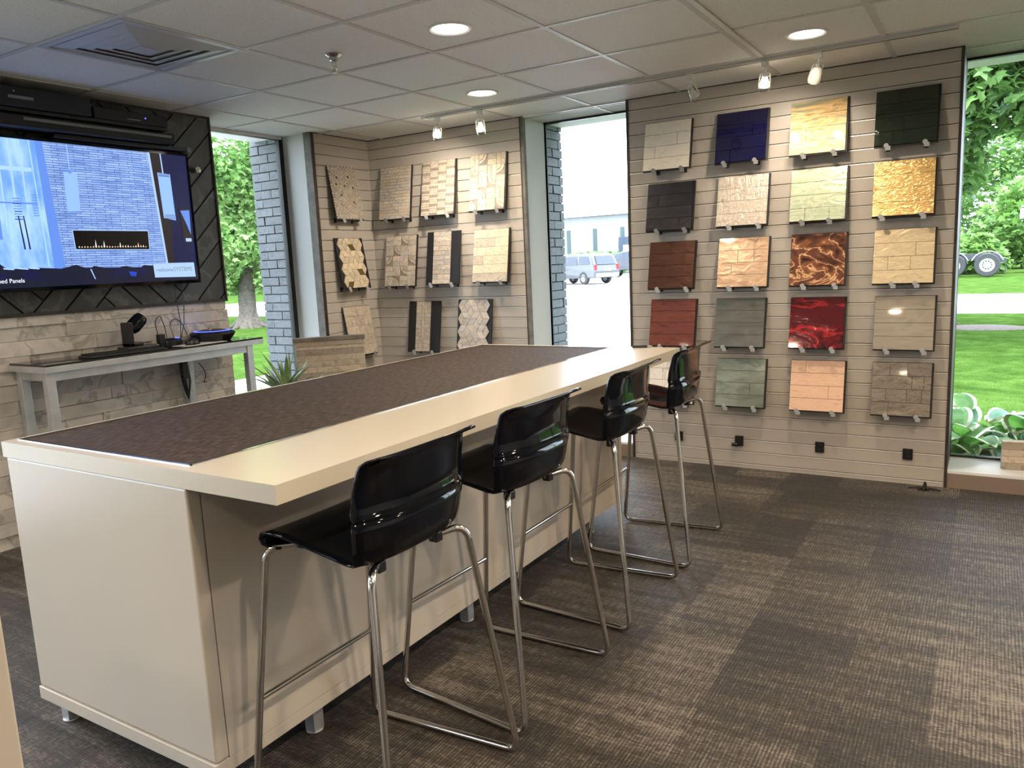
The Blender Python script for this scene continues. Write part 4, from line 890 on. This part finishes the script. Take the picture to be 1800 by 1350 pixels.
MB().lathe([(.058, 0), (.062, .012), (.060, .034), (.045, .044), (.001, .046)], seg=24).build('body', M['black_plastic'], hu, smooth=True)
MB().box((-.02, -.085, 0), (.02, -.05, .075)).build('plug_stack', M['black_plastic'], hu, bevel=.003)
MB().lathe([(.014, .044), (.014, .047)], (.03, .02, 0), 14).build('indicator_light', M['blue_led'], hu)
cb_ = MB(); cb_.tube(fillet([(-.02, -.07, .07), (-.03, -.075, .15), (-.02, -.045, .19), (-.02, -.02, .12), (-.01, -.02, .045)], .03), .0025, 6)
cb_.tube(fillet([(0, .02, .045), (-.03, .02, .13), (-.06, .08, .16), (-.09, .15, .12), (-.09, .17, .06), (-.05, .16, .03)], .04), .0025, 6)
cb_.build('cable', M['black_plastic'], hu, smooth=True)
ph = thing('conference_phone', 'black oval conference speakerphone with a blue ring on the right of the console table', 'speakerphone', (-4.155, 3.155, TZ))
MB().lathe([(.10, 0), (.115, .012), (.138, .045), (.132, .056), (.085, .066), (.05, .072), (.001, .074)], seg=32).build('body', M['black_plastic'], ph, smooth=True, ang=.9)
MB().lathe([(.110, .0615), (.108, .0635), (.099, .0648), (.098, .0635)], seg=32, caps=False).build('light_ring', M['blue_led'], ph, smooth=True)
MB().lathe([(.012, .072), (.012, .079), (.008, .082)], (.02, -.03, 0), 14).build('button', M['chrome'], ph, smooth=True)
pp = thing('paper_sheet', 'white paper sheet under the computer mouse on the console table', 'paper', (-4.06, 2.97, TZ), (0, 0, math.radians(6)))
MB().box((-.07, -.13, .0002), (.07, .17, .0014)).build('sheet', M['paper'], pp)
mo = thing('computer_mouse', 'black computer mouse on the white paper in front of the speakerphone', 'mouse', (-4.05, 2.93, TZ + .0015), (0, 0, math.radians(10)))
MB().lathe([(.030, 0), (.033, .010), (.028, .026), (.012, .036), (.001, .037)], seg=20, X=Matrix.Diagonal((1, 1.6, 1, 1))).build('body', M['black_plastic'], mo, smooth=True)
ca = thing('hanging_cables', 'thin black cables hanging from the television down to the console table', 'cable', (-4.30, 3.03, 1.34))
MB().tube([(-.01, 0, 0), (.0, .0, -.12), (.0, .012, -.25), (.01, -.01, -.36)], .0028, 6).build('cable', M['black_plastic'], ca, smooth=True)
MB().tube([(-.01, .045, 0), (.0, .05, -.12), (.0, .035, -.25), (.01, .0, -.33), (.02, -.03, -.355)], .0028, 6).build('cable', M['black_plastic'], ca, smooth=True)
cbd = thing('cable_bundle', 'tangled black cable bundle with a power brick hanging below the console table', 'cable bundle', (-4.19, 2.96, .93))
q = MB(); br_ = random.Random(9)
for k in range(6):
    w1, w2 = br_.uniform(.02, .045), br_.uniform(.02, .04)
    q.tube(fillet([(0, .01, 0), (.0, -w1, -.08), (.01 * (k % 3), -w1 * .6, -.22), (0, -.0, -.27 - .01 * k), (.012, w2 * .6, -.2), (0, w2 * .5, -.08), (0, .0, -.02)], .04), .0035, 6)
q.tube([(0, -.16, .0), (0, -.12, -.03), (0, -.06, -.03), (0, 0, 0)], .0028, 6)
q.build('cable', M['black_plastic'], cbd, smooth=True)
MB().box((-.018, -.03, -.17), (.018, .012, -.06)).build('power_brick', M['black_plastic'], cbd, bevel=.006)
lc = thing('loose_cable', 'short loose black cable on the stone wall right of the cable bundle', 'cable', (-4.29, 3.13, .83))
MB().tube(fillet([(0, .0, 0), (.005, .035, -.05), (.005, .04, -.10), (0, .02, -.13), (0, .045, -.13)], .02), .0028, 6).build('cable', M['black_plastic'], lc, smooth=True)

# leaning plank display in the corner, potted plant, sample on the right sill
pd = thing('plank_display_stand', 'standing display of horizontal grey oak planks with a darker cap rail, behind the counter', 'display', (-4.345, 3.995, 0), (0, 0, math.radians(43)))
MB().box((0, .0, .0), (.50, .035, .86)).build('core_panel', M['white_metal'], pd)
pk = MB(); z = .02; r_ = random.Random(2); i = 0
while z < .84:
    pk.box((.004, -.010, z), (.498, -.0005, z + .042), i % 3); z += .0435; i += r_.choice([1, 2])
pk.build('plank_face', [M['plank1'], M['plank2'], M['plank3']], pd)
MB().box((-.012, -.016, .862), (.51, .05, .892)).build('cap_rail', M['wood_trim'], pd, bevel=.002)
MB().box((-.006, -.013, .828), (.504, -.0008, .8615)).build('top_strip', M['plank2'], pd)
def leafblade(mb, base, az, el, L_, w_, droop, mi=0, nseg=7, fold=.25):
    d = Vector((math.cos(az), math.sin(az), 0)); side = Vector((-math.sin(az), math.cos(az), 0)); p = Vector(base); e_ = el; vs = []
    for i in range(nseg + 1):
        t = i / nseg; ww = w_ * (math.sin(PI * min(1, .18 + .82 * t) ** .9) ** .8 if t < 1 else 0) * .5
        upv = Vector((0, 0, 1)) * math.cos(e_) - d * math.sin(e_)
        vs += [p - side * ww + upv * ww * fold, p.copy(), p + side * ww + upv * ww * fold]
        p = p + (d * math.cos(e_) + Vector((0, 0, 1)) * math.sin(e_)) * (L_ / nseg); e_ -= droop / nseg
    fs = []
    for i in range(nseg):
        for k in (0, 1): fs.append((3 * i + k, 3 * i + k + 1, 3 * i + 4 + k, 3 * i + 3 + k))
    mb.add(vs, fs, mi)
def leaf_mat(name, a, b_, sc_=6, trans=.35, rough=.45):
    m, nt, b = newmat(name)
    n = nd(nt, 'ShaderNodeTexNoise', i_Scale=sc_, i_Detail=3.0); nt.links.new(coord(nt), n.inputs[0])
    r = ramp(nt, n.outputs[0], [(.35, a), (.65, b_)]); nt.links.new(r.outputs[0], b.inputs['Base Color']); b.inputs['Roughness'].default_value = rough
    tr_ = nt.nodes.new('ShaderNodeBsdfTranslucent'); nt.links.new(r.outputs[0], tr_.inputs[0]); mx = nt.nodes.new('ShaderNodeMixShader'); mx.inputs[0].default_value = trans
    nt.links.new(b.outputs[0], mx.inputs[1]); nt.links.new(tr_.outputs[0], mx.inputs[2]); nt.links.new(mx.outputs[0], nt.nodes['Material Output'].inputs[0]); return m
pl = thing('potted_yucca', 'spiky green yucca plant behind the counter by the left window', 'plant', (-4.08, 3.64, 0))
MB().lathe([(.10, 0), (.13, .02), (.155, .38), (.16, .42), (.145, .42), (.14, .39)], seg=28).build('pot', M['white_metal'], pl, smooth=True, ang=.9)
MB().lathe([(.13, .38), (.001, .392)], seg=20, caps=False).build('soil', M['dark_trim'], pl)
lf = MB(); pr = random.Random(12)
for k in range(34):
    leafblade(lf, (pr.uniform(-.02, .02), pr.uniform(-.02, .02), .44 + .12 * pr.random()), pr.uniform(0, 2 * PI), math.radians(pr.uniform(25, 84)), pr.uniform(.30, .44), pr.uniform(.030, .042), math.radians(pr.uniform(5, 40)))
lf.build('leaves', leaf_mat('yucca_leaf', S(78, 104, 62), S(150, 166, 112), 9, .2), pl, smooth=True)
sbx = thing('plank_sample', 'small grey oak plank sample standing on the white sill of the right window', 'sample', (.095, 5.02, .10), (0, 0, math.radians(8)))
q = MB()
for i in range(4): q.box((0, 0, .002 + i * .038), (.36, .045, .002 + i * .038 + .0365), i % 3)
q.build('plank_stack', [M['plank2'], M['plank1'], M['plank3']], sbx)
MB().box((-.003, -.002, .154), (.362, .047, .161)).build('cap_strip', M['plank1'], sbx)

# ------------------------------------------------------------------ outdoors
GZ = -.15
def grass_mat():
    m, nt, b = newmat('lawn_grass')
    n = nd(nt, 'ShaderNodeTexNoise', i_Scale=1.0, i_Detail=8.0, i_Roughness=.7); nt.links.new(coord(nt, (2.5, 2.5, 1)), n.inputs[0])
    n2 = nd(nt, 'ShaderNodeTexNoise', i_Scale=1.0, i_Detail=4.0); nt.links.new(coord(nt, (60, 28, 1)), n2.inputs[0])
    ad = nt.nodes.new('ShaderNodeMath'); ad.operation = 'MULTIPLY_ADD'; ad.inputs[1].default_value = .6
    nt.links.new(n2.outputs[0], ad.inputs[0]); nt.links.new(n.outputs[0], ad.inputs[2])
    r = ramp(nt, ad.outputs[0], [(.60, (.026, .058, .010, 1)), (.80, (.048, .096, .018, 1)), (.98, (.080, .140, .030, 1))])
    nt.links.new(r.outputs[0], b.inputs['Base Color']); b.inputs['Roughness'].default_value = 1; b.inputs['Specular IOR Level'].default_value = 0; bumpit(nt, b, n2.outputs[0], .8, .03); return m
M['grass'] = grass_mat()
M['asphalt'] = plain('pale_concrete_paving', (.42, .42, .41, 1), .9, var=.08, vs=1.5)
M['road'] = plain('pale_road', (.46, .46, .45, 1), .9, var=.06, vs=2)
M['mulch'] = plain('bark_mulch', (.10, .075, .06, 1), .95, var=.5, vs=40)
M['bark'] = plain('tree_bark', (.10, .085, .070, 1), .9, var=.4, vs=14, bump=.8, bs=30)
g_ = MB().box((-150, -60, GZ - .4), (150, 160, GZ - .02)); gr = g_.build('lawn', M['grass']); struct(gr)
struct(MB().box((-150, 19.6, GZ - .02), (150, 26.8, GZ - .005)).build('road', M['road']))
struct(MB().poly([(-12, 27, GZ - .02), (-12, 72, GZ - .02), (-58, 72, GZ - .02), (-30, 39, GZ - .02)], (0, 0, .014)).poly([(-1.9, 5.7, GZ - .02), (-12, 40, GZ - .02), (-40, 50, GZ - .02), (-4.3, 5.7, GZ - .02)], (0, 0, .016)).build('parking_lot', M['asphalt']))
struct(MB().box((-9.4, -14, GZ - .03), (-4.95, 8.2, GZ - .004)).build('walkway', M['asphalt']))
struct(MB().poly([(-32, 8, GZ - .02), (-26, 26, GZ - .02), (-34, 32, GZ - .02), (-42, 8, GZ - .02)], (0, 0, .016)).build('road_left', M['road']))

def blobleaves(mb, blobs, n, size, seed, mi_choices=(0,), drop=.25, inner=.45):
    R_ = random.Random(seed); tot = sum(b[3] ** 2 for b in blobs)
    for cx, cy, cz, rad in blobs:
        for _ in range(int(n * rad * rad / tot)):
            u = R_.uniform(-1, 1); a = R_.uniform(0, 2 * PI); s_ = math.sqrt(1 - u * u); rr_ = rad * (inner + (1 - inner) * R_.random() ** .5)
            p = Vector((cx + rr_ * s_ * math.cos(a), cy + rr_ * s_ * math.sin(a), cz + rr_ * u * .8))
            X = Matrix.Translation(p) @ Euler((R_.gauss(0, .6), R_.gauss(.25, .5), R_.uniform(0, 2 * PI))).to_matrix().to_4x4()
            z_ = size * R_.uniform(.6, 1.25)
            pts = [(0, 0, .04), (0, -.42, 0), (.34, -.34, -.03), (.26, -.10, .01), (.58, .08, -.06), (.22, .18, .01), (0, .66, -.08), (-.22, .18, .01), (-.58, .08, -.06), (-.26, -.10, .01), (-.34, -.34, -.03)]
            mb.add([(x * z_, y * z_, zz * z_) for x, y, zz in pts], [(0, 1, 2, 3), (0, 3, 4, 5), (0, 5, 6, 7), (0, 7, 8, 9), (0, 9, 10, 1)], R_.choice(mi_choices), X)
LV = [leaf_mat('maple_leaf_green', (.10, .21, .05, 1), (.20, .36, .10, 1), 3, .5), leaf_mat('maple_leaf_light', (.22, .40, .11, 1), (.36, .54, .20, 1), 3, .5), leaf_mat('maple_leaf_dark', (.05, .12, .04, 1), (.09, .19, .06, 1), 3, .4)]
LVB = [leaf_mat('lit_leaf_green', (.22, .40, .12, 1), (.38, .58, .22, 1), 3, .5), leaf_mat('lit_leaf_light', (.40, .60, .24, 1), (.55, .74, .36, 1), 3, .5), leaf_mat('lit_leaf_dark', (.10, .22, .07, 1), (.18, .34, .11, 1), 3, .4)]  # lit copies of the maple leaves, daylight painted into lighter greens
def tree(name, label, loc, trunk_h, trunk_r, blobs, n, size, seed, mis, limbs=(), group=None, flare=1.6, lv=None):
    t = thing(name, label, 'tree', loc, group=group)
    tk = MB(); tk.tube([(0, 0, -.05), (0, 0, .12), (0, 0, .4), (.03, 0, trunk_h * .6), (-.02, .02, trunk_h), (.0, 0, trunk_h * 1.7)], [trunk_r * flare * 1.3, trunk_r * flare, trunk_r * 1.1, trunk_r, trunk_r * .95, trunk_r * .4], 14)
    for k in range(7):
        a = 2 * PI * k / 7 + .3; tk.tube([(trunk_r * .8 * math.cos(a), trunk_r * .8 * math.sin(a), .25), (trunk_r * 1.8 * math.cos(a), trunk_r * 1.8 * math.sin(a), .05), (trunk_r * 3 * math.cos(a), trunk_r * 3 * math.sin(a), -.06)], [trunk_r * .4, trunk_r * .3, trunk_r * .1], 8)
    tk.build('trunk', M['bark'], t, smooth=True)
    for L_ in limbs: MB().tube(L_[0], L_[1], 8).build('branch', M['bark'], t, smooth=True)
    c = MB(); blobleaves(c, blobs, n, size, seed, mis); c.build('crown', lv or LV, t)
    return t
# left maple seen through the left window
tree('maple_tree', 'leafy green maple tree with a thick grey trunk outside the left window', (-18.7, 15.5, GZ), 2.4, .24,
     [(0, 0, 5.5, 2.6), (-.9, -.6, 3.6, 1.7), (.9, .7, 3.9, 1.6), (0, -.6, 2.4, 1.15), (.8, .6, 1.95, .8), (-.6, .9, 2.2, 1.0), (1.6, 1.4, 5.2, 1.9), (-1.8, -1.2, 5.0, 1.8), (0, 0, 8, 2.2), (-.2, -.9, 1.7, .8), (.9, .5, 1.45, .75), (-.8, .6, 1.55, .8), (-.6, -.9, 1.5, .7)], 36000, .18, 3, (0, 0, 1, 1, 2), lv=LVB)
# near maple overhead at the right window
tree('maple_tree', 'broad maple tree whose leafy branches hang across the top of the right window', (-1.2, 16.9, GZ), 2.6, .26,
     [(.2, -4.6, 5.6, 1.6), (1.4, -4.9, 5.0, 1.5), (2.6, -4.6, 5.6, 1.6), (.0, -4.2, 4.0, 1.05), (.95, -4.9, 3.95, .62), (2.1, -4.6, 3.6, .9), (.4, -3.8, 2.75, .75), (-.5, -3.2, 3.4, 1.3), (1.5, -2.5, 6.2, 2.4), (-1.5, -2, 5.5, 2.2), (0, 1, 7, 3), (1.8, -5.3, 4.4, .8), (.3, -5.3, 4.6, .9), (3.6, -3, 5, 2), (1.2, -4.4, 4.5, .9), (2.0, -4.6, 4.4, .85), (1.6, -3.5, 5.4, 1.3), (1.5, -5.0, 4.9, 1.0), (.9, -4.9, 3.40, .60), (1.45, -4.9, 3.2, .55), (.5, -4.7, 3.0, .6), (2.0, -4.8, 3.3, .62), (.6, -4.6, 2.35, .42), (1.75, -4.9, 2.5, .26), (1.1, -4.7, 3.9, .7)], 52000, .19, 8, (0, 0, 0, 1, 2),
     limbs=[([(0, 0, 3.0), (.6, -2.2, 3.5), (1.0, -4.1, 3.55), (1.7, -4.9, 3.25)], [.09, .045, .02, .012]), ([(0, 0, 2.4), (-.4, -2, 3.2), (0, -4, 4.1)], [.12, .07, .02]), ([(0, 0, 3.4), (1, -2.2, 5), (1.5, -4, 5.6)], [.13, .08, .02])])
ml = thing('mulch_bed', 'dark mulch ring on the lawn seen beside the right slat wall', 'mulch', (-.10, 16.35, GZ - .02)); MB().lathe([(.75, 0), (.6, .02), (.001, .04)], seg=28, caps=False, X=Matrix.Diagonal((1, .7, 1, 1))).build('mound', M['mulch'], ml); ml['category'] = 'garden bed'
# bushes beyond the truck
BL = [leaf_mat('bush_leaf_light', (.13, .26, .05, 1), (.22, .38, .10, 1), 1, .45), leaf_mat('bush_leaf_mid', (.08, .18, .04, 1), (.14, .27, .07, 1), 1, .4)]
for k, (x, y, zz, r_, lab) in enumerate([(-3.2, 48, 1.5, 2.0, 'bright green bush beyond the truck chassis, just right of the slat wall'), (1.4, 51, 2.2, 2.5, 'tall bright green bush beyond the truck chassis, in the middle of the right window'), (8.2, 53, 2.2, 2.4, 'tall bright green bush beyond the truck, behind the white pole'), (-.6, 44.0, .8, 1.1, 'low bright green shrub between the truck chassis and the taller bushes'), (2.6, 44.2, .9, 1.1, 'low bright green shrub beyond the truck, left of the white pole')]):
    t = thing('bush', lab, 'bush', (x, y, GZ), group='bushes beyond the truck'); c = MB(); blobleaves(c, [(0, 0, zz, r_), (r_ * .5, -.4, zz * .7, r_ * .7), (-r_ * .5, -.3, zz * .6, r_ * .7), (.1, 0, zz * 1.7, r_ * .6)], 2600, .42, 20 + k, (0, 0, 1)); c.build('foliage', BL, t)
    MB().tube([(0, 0, 0), (0, 0, zz)], .08, 8).build('stem', M['bark'], t)
# distant tree line
for k, (x, y, r_) in enumerate([(-8, 66, 4.5), (1, 68, 4.5), (10, 66, 4.5), (-52, 42, 5), (-62, 34, 4.5), (-66, 52, 6), (-48, 24, 3.5)]):
    lab = 'tall distant tree in the tree line far behind the truck' if x > -20 else 'distant tree far beyond the left window'
    t = thing('tree', lab, 'tree', (x, y, GZ), group='trees in the distance'); c = MB(); blobleaves(c, [(0, 0, r_, r_), (0, 0, r_ * 1.6, r_ * .7)], 4000, .45, 40 + k, (0, 1, 1)); c.build('crown', BL, t); MB().tube([(0, 0, 0), (0, 0, r_)], .3, 8).build('trunk', M['bark'], t)

# hostas against the glass
HL = [leaf_mat('hosta_leaf', (.07, .20, .035, 1), (.13, .30, .05, 1), 12, .45), plain('hosta_leaf_margin', (.46, .52, .32, 1), .5), leaf_mat('hosta_leaf_blue', (.10, .24, .14, 1), (.16, .32, .2, 1), 12, .35)]
def hosta(loc, seed, n, lab, sc_=1.0):
    t = thing('hosta_plant', lab, 'plant', loc, group='hostas outside the right window'); mb = MB(); R_ = random.Random(seed)
    for k in range(n):
        az = R_.uniform(0, 2 * PI); el = math.radians(R_.uniform(12, 70)); L_ = R_.uniform(.20, .30) * sc_; w_ = L_ * .72; st_ = R_.uniform(.10, .30) * sc_
        d = Vector((math.cos(az), math.sin(az), 0)); side = Vector((-math.sin(az), math.cos(az), 0)); p = d * st_ * math.cos(el) * .9 + Vector((0, 0, .03 + st_ * math.sin(el)))
        mb.tube([(0, 0, 0), tuple(p * .6 + Vector((0, 0, .02))), tuple(p)], .006, 5, mi=0)
        e_ = el - .1; nu, nv = 9, 8; vs = []
        for i in range(nu + 1):
            t_ = i / nu; ww = w_ * .5 * (math.sin(PI * t_ ** .72) ** .75 if 0 < t_ < 1 else 0.02)
            upv = Vector((0, 0, 1)) * math.cos(e_) - d * math.sin(e_)
            for j in range(nv + 1):
                s_ = -1 + 2 * j / nv; vs.append(p + side * ww * s_ + upv * (abs(s_) * ww * .35 + .006 * math.sin(j * 2.1) * (1 if 0 < j < nv else 2)))
            p = p + (d * math.cos(e_) + Vector((0, 0, 1)) * math.sin(e_)) * (L_ / nu); e_ -= R_.uniform(.10, .22)
        mid = R_.choice([0, 0, 2])
        for i in range(nu):
            for j in range(nv): mb.add([vs[i * (nv + 1) + j], vs[i * (nv + 1) + j + 1], vs[(i + 1) * (nv + 1) + j + 1], vs[(i + 1) * (nv + 1) + j]], [(0, 1, 2, 3)], 1 if (j in (0, nv - 1) or i == nu - 1) else mid)
    return mb.build('leaves', HL, t, smooth=True)
hosta((-.16, 5.74, GZ + .02), 1, 24, 'variegated hosta outside, half hidden by the dark edge of the right slat wall', 1.05)
hosta((.16, 5.80, GZ + .02), 2, 28, 'variegated hosta in the middle of the right window', 1.15)
hosta((.50, 5.78, GZ + .02), 3, 24, 'variegated hosta outside at the right edge of the photograph', 1.1)
hosta((-.05, 6.15, GZ), 4, 18, 'variegated hosta in the back row, left side of the right window', 1.1)
hosta((.34, 6.22, GZ), 5, 20, 'variegated hosta in the back row, right side of the right window', 1.1)

# truck chassis on the far grass
M['tyre'] = plain('tyre_rubber', (.03, .032, .036, 1), .8); M['alloy'] = plain('polished_wheel', (.62, .63, .65, 1), .35, .4); M['chassis'] = plain('chassis_paint', (.035, .04, .055, 1), .5)
M['cabpaint'] = plain('pale_cab_paint', (.55, .62, .68, 1), .3)
tk = thing('semi_truck', 'dark semi truck chassis with large tyres parked on the grass beyond the road', 'truck', (-1.9, 39.8, GZ))
def wheel(parent, x, y, z, r_, wd, alloy='alloy'):
    X = Matrix.Translation((x, y, z)) @ Matrix.Rotation(PI / 2, 4, 'X')
    o = MB().lathe([(r_ * .58, -wd / 2), (r_ * .94, -wd / 2), (r_, -wd / 2 + .04), (r_, wd / 2 - .04), (r_ * .94, wd / 2), (r_ * .58, wd / 2)], seg=32, X=X, caps=False).build('wheel', M['tyre'], parent, smooth=True, ang=.7)
    h = MB().lathe([(r_ * .6, wd / 2 - .02), (r_ * .54, wd / 2 - .02), (r_ * .46, wd / 2 - .08), (r_ * .2, wd / 2 - .08), (r_ * .16, wd / 2 + .02), (.001, wd / 2 + .03)], seg=32, X=X, caps=False)
    for k in range(10):
        a = 2 * PI * k / 10; h.lathe([(r_ * .07, wd / 2 - .079), (r_ * .07, wd / 2 - .06)], (r_ * .34 * math.cos(a), r_ * .34 * math.sin(a), 0), 8, X=X, mi=1)
    h.lathe([(r_ * .58, -wd / 2 + .01), (.001, -wd / 2 + .01)], seg=24, X=X, caps=False)
    return h.build('hub', [M[alloy], M['chassis']], o, smooth=True, ang=.5)
for x in (1.72, .42, -4.6):
    wheel(tk, x, -.02, .50, .50, .30); wheel(tk, x, 1.9, .50, .50, .30)
fr = MB(); fr.box((-4.9, .3, .72), (2.2, .42, .98)); fr.box((-4.9, 1.5, .72), (2.2, 1.62, .98)); fr.box((-.4, .42, .75), (-.2, 1.5, .92)); fr.box((1.9, .42, .75), (2.1, 1.5, .92)); fr.box((2.15, .1, .6), (2.4, 1.8, .78)); fr.build('frame', M['chassis'], tk)
MB().poly([(.9, .2, .98), (-.3, .2, 1.18), (-.6, .2, 1.18), (-.6, .2, .98)], (0, 1.5, 0)).build('fifth_wheel', M['chassis'], tk)
for x in (1.72, .42):
    pts = [(x + .62 * math.cos(math.radians(a)), -.16, .5 + .60 * math.sin(math.radians(a))) for a in range(20, 161, 14)]
    MB().tube(pts, .018, 8).build('fender_rail', M['alloy'], tk, smooth=True)
MB().box((2.38, -.10, .08), (2.41, .30, .62)).build('mud_flap', M['tyre'], tk)
cabm = MB().poly([(-2.2, -.15, .7), (-2.2, -.15, 3.1), (-3.8, -.15, 3.2), (-4.2, -.15, 2.1), (-5.6, -.15, 1.8), (-5.7, -.15, .7), (-5.2, -.15, .6), (-5.1, -.15, 1.05), (-4.1, -.15, 1.05), (-4.0, -.15, .6), (-2.3, -.15, .6)], (0, 2.2, 0)); cabm.build('cab', M['cabpaint'], tk, bevel=.06)
MB().poly([(-3.0, -.17, 2.1), (-3.0, -.17, 2.85), (-3.75, -.17, 2.9), (-4.05, -.17, 2.1)], (0, .03, 0)).build('side_window', M['black_glass'], tk)
po = thing('utility_pole', 'white utility post with a small box at the right edge of the right window', 'post', (.98, 28.5, GZ))
MB().tube([(0, 0, 0), (0, 0, 4.6)], .055, 12).build('post', M['white_metal'], po, smooth=True)
MB().box((-.32, -.08, 2.15), (-.03, .08, 2.45)).box((-.3, -.02, 2.5), (0, .02, 2.54)).build('sign_box', M['white_metal'], po)
MB().lathe([(.09, 0), (.09, .06)], seg=16).build('base', M['asphalt'], po)

# cars
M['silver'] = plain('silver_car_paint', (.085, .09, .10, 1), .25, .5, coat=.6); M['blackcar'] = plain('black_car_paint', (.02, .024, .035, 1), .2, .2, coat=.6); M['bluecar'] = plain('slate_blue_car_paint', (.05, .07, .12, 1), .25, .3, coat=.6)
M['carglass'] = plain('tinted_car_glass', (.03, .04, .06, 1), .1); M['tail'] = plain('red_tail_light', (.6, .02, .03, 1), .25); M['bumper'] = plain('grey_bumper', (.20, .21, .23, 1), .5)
def car(name, label, loc, rz, prof, side_win, paint, L_, wd, rear_win, r_w=.39, bed=None, cat='car'):
    t = thing(name, label, cat, loc, (0, 0, rz)); n = len(prof); vs = []; hw = wd / 2
    # cross sections pulled in towards the roof
    def yy(z): return hw * (1 - max(0, (z - 1.0)) * .16)
    vs = [(x, -yy(z), z) for x, z in prof] + [(x, yy(z), z) for x, z in prof]
    body = MB().add(vs, [tuple(range(n)), tuple(range(n, 2 * n))[::-1]] + [(i, n + i, n + (i + 1) % n, (i + 1) % n) for i in range(n)])
    body.build('body', M[paint], t, bevel=.05)
    for sg in (-1, 1):
        for q in side_win:
            p = [(x, sg * (yy(z) + .012), z) for x, z in q]; MB().poly(p, (0, -sg * .04, 0)).build('side_window', M['carglass'], t)
        for x in (-L_ / 2 + .95, L_ / 2 - 1.05): wheel(t, x, sg * (hw - .10), r_w, r_w, .24)
        MB().box((L_ / 2 - .06, sg * (hw - .08) - .09, .85), (L_ / 2 + .025, sg * (hw - .08) + .09, 1.18)).build('tail_light', M['tail'], t, bevel=.01)
    MB().poly([(x, -y, z) for x, y, z in rear_win], (-.03, 0, 0)).build('rear_window', M['carglass'], t)
    MB().box((L_ / 2 - .12, -hw + .08, .42), (L_ / 2 + .09, hw - .08, .66)).build('bumper', M['bumper'], t, bevel=.03)
    MB().box((L_ / 2 + .0, -.26, .80), (L_ / 2 + .035, .26, .94)).build('number_plate', M['white_metal'], t)
    return t
suvp = [(-2.55, .35), (-2.6, .80), (-2.5, 1.02), (-1.35, 1.14), (-.75, 1.72), (-.3, 1.86), (1.7, 1.86), (2.15, 1.80), (2.50, 1.12), (2.55, .8), (2.5, .38)]
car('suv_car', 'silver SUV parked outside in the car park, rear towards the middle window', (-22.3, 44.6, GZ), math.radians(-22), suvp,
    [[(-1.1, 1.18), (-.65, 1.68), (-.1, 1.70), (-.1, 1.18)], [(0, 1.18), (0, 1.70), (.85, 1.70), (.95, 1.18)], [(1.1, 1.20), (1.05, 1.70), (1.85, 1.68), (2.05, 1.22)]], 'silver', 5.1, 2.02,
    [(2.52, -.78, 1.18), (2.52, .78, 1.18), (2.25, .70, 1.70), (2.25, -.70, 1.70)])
pickp = [(-2.95, .5), (-2.98, 1.0), (-2.8, 1.22), (-1.5, 1.30), (-.95, 1.92), (-.5, 2.0), (.65, 2.0), (1.0, 1.35), (2.9, 1.35), (2.92, .62), (-1.0, .55)]
car('pickup_truck', 'black pickup truck with red tail light behind the silver SUV', (-23.9, 57.8, GZ), 0, pickp,
    [[(-1.2, 1.34), (-.85, 1.86), (-.15, 1.88), (-.15, 1.34)], [(-.05, 1.34), (-.05, 1.88), (.55, 1.88), (.72, 1.34)]], 'blackcar', 5.84, 2.05,
    [(.98, -.7, 1.45), (.98, .7, 1.45), (.72, .66, 1.88), (.72, -.66, 1.88)], .46, cat='truck')
car('pickup_truck', 'slate blue pickup in the farthest parking row behind the black truck', (-27.6, 65.2, GZ), 0, pickp,
    [[(-1.2, 1.34), (-.85, 1.86), (-.15, 1.88), (-.15, 1.34)], [(-.05, 1.34), (-.05, 1.88), (.55, 1.88), (.72, 1.34)]], 'bluecar', 5.84, 2.05,
    [(.98, -.7, 1.45), (.98, .7, 1.45), (.72, .66, 1.88), (.72, -.66, 1.88)], .46, cat='truck')
# far white building
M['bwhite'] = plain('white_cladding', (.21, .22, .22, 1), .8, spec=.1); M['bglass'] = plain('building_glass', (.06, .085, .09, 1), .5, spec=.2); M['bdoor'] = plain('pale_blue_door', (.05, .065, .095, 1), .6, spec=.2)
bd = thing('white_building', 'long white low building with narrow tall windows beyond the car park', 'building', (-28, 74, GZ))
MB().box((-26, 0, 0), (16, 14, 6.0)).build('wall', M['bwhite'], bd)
MB().box((-26.3, -.3, 5.9), (16.3, 14.3, 6.15)).build('roof', M['sill'], bd)
for k in range(9): MB().box((-22.5 + k * 3.05 + (12.1 if k > 6 else 0), -.08, 1.4), (-22.1 + k * 3.05 + (12.1 if k > 6 else 0), .05, 4.6)).build('window', M['bglass'], bd)
dr = MB().box((-4.4, -.1, 1.7), (-.6, .05, 3.6)).build('door', M['bdoor'], bd); MB().box((-3.9, -.14, 1.9), (-2.2, -.1, 2.8)).build('pane', M['sill'], dr)
hg = thing('hedge', 'low green hedge in front of the white building', 'hedge', (-33, 70.5, GZ)); c = MB(); blobleaves(c, [(-3 + .9 * k, 0, zz_, .95) for k in range(7) for zz_ in (.75, 1.5)], 2600, .3, 77, (0, 1)); c.build('foliage', BL, hg)
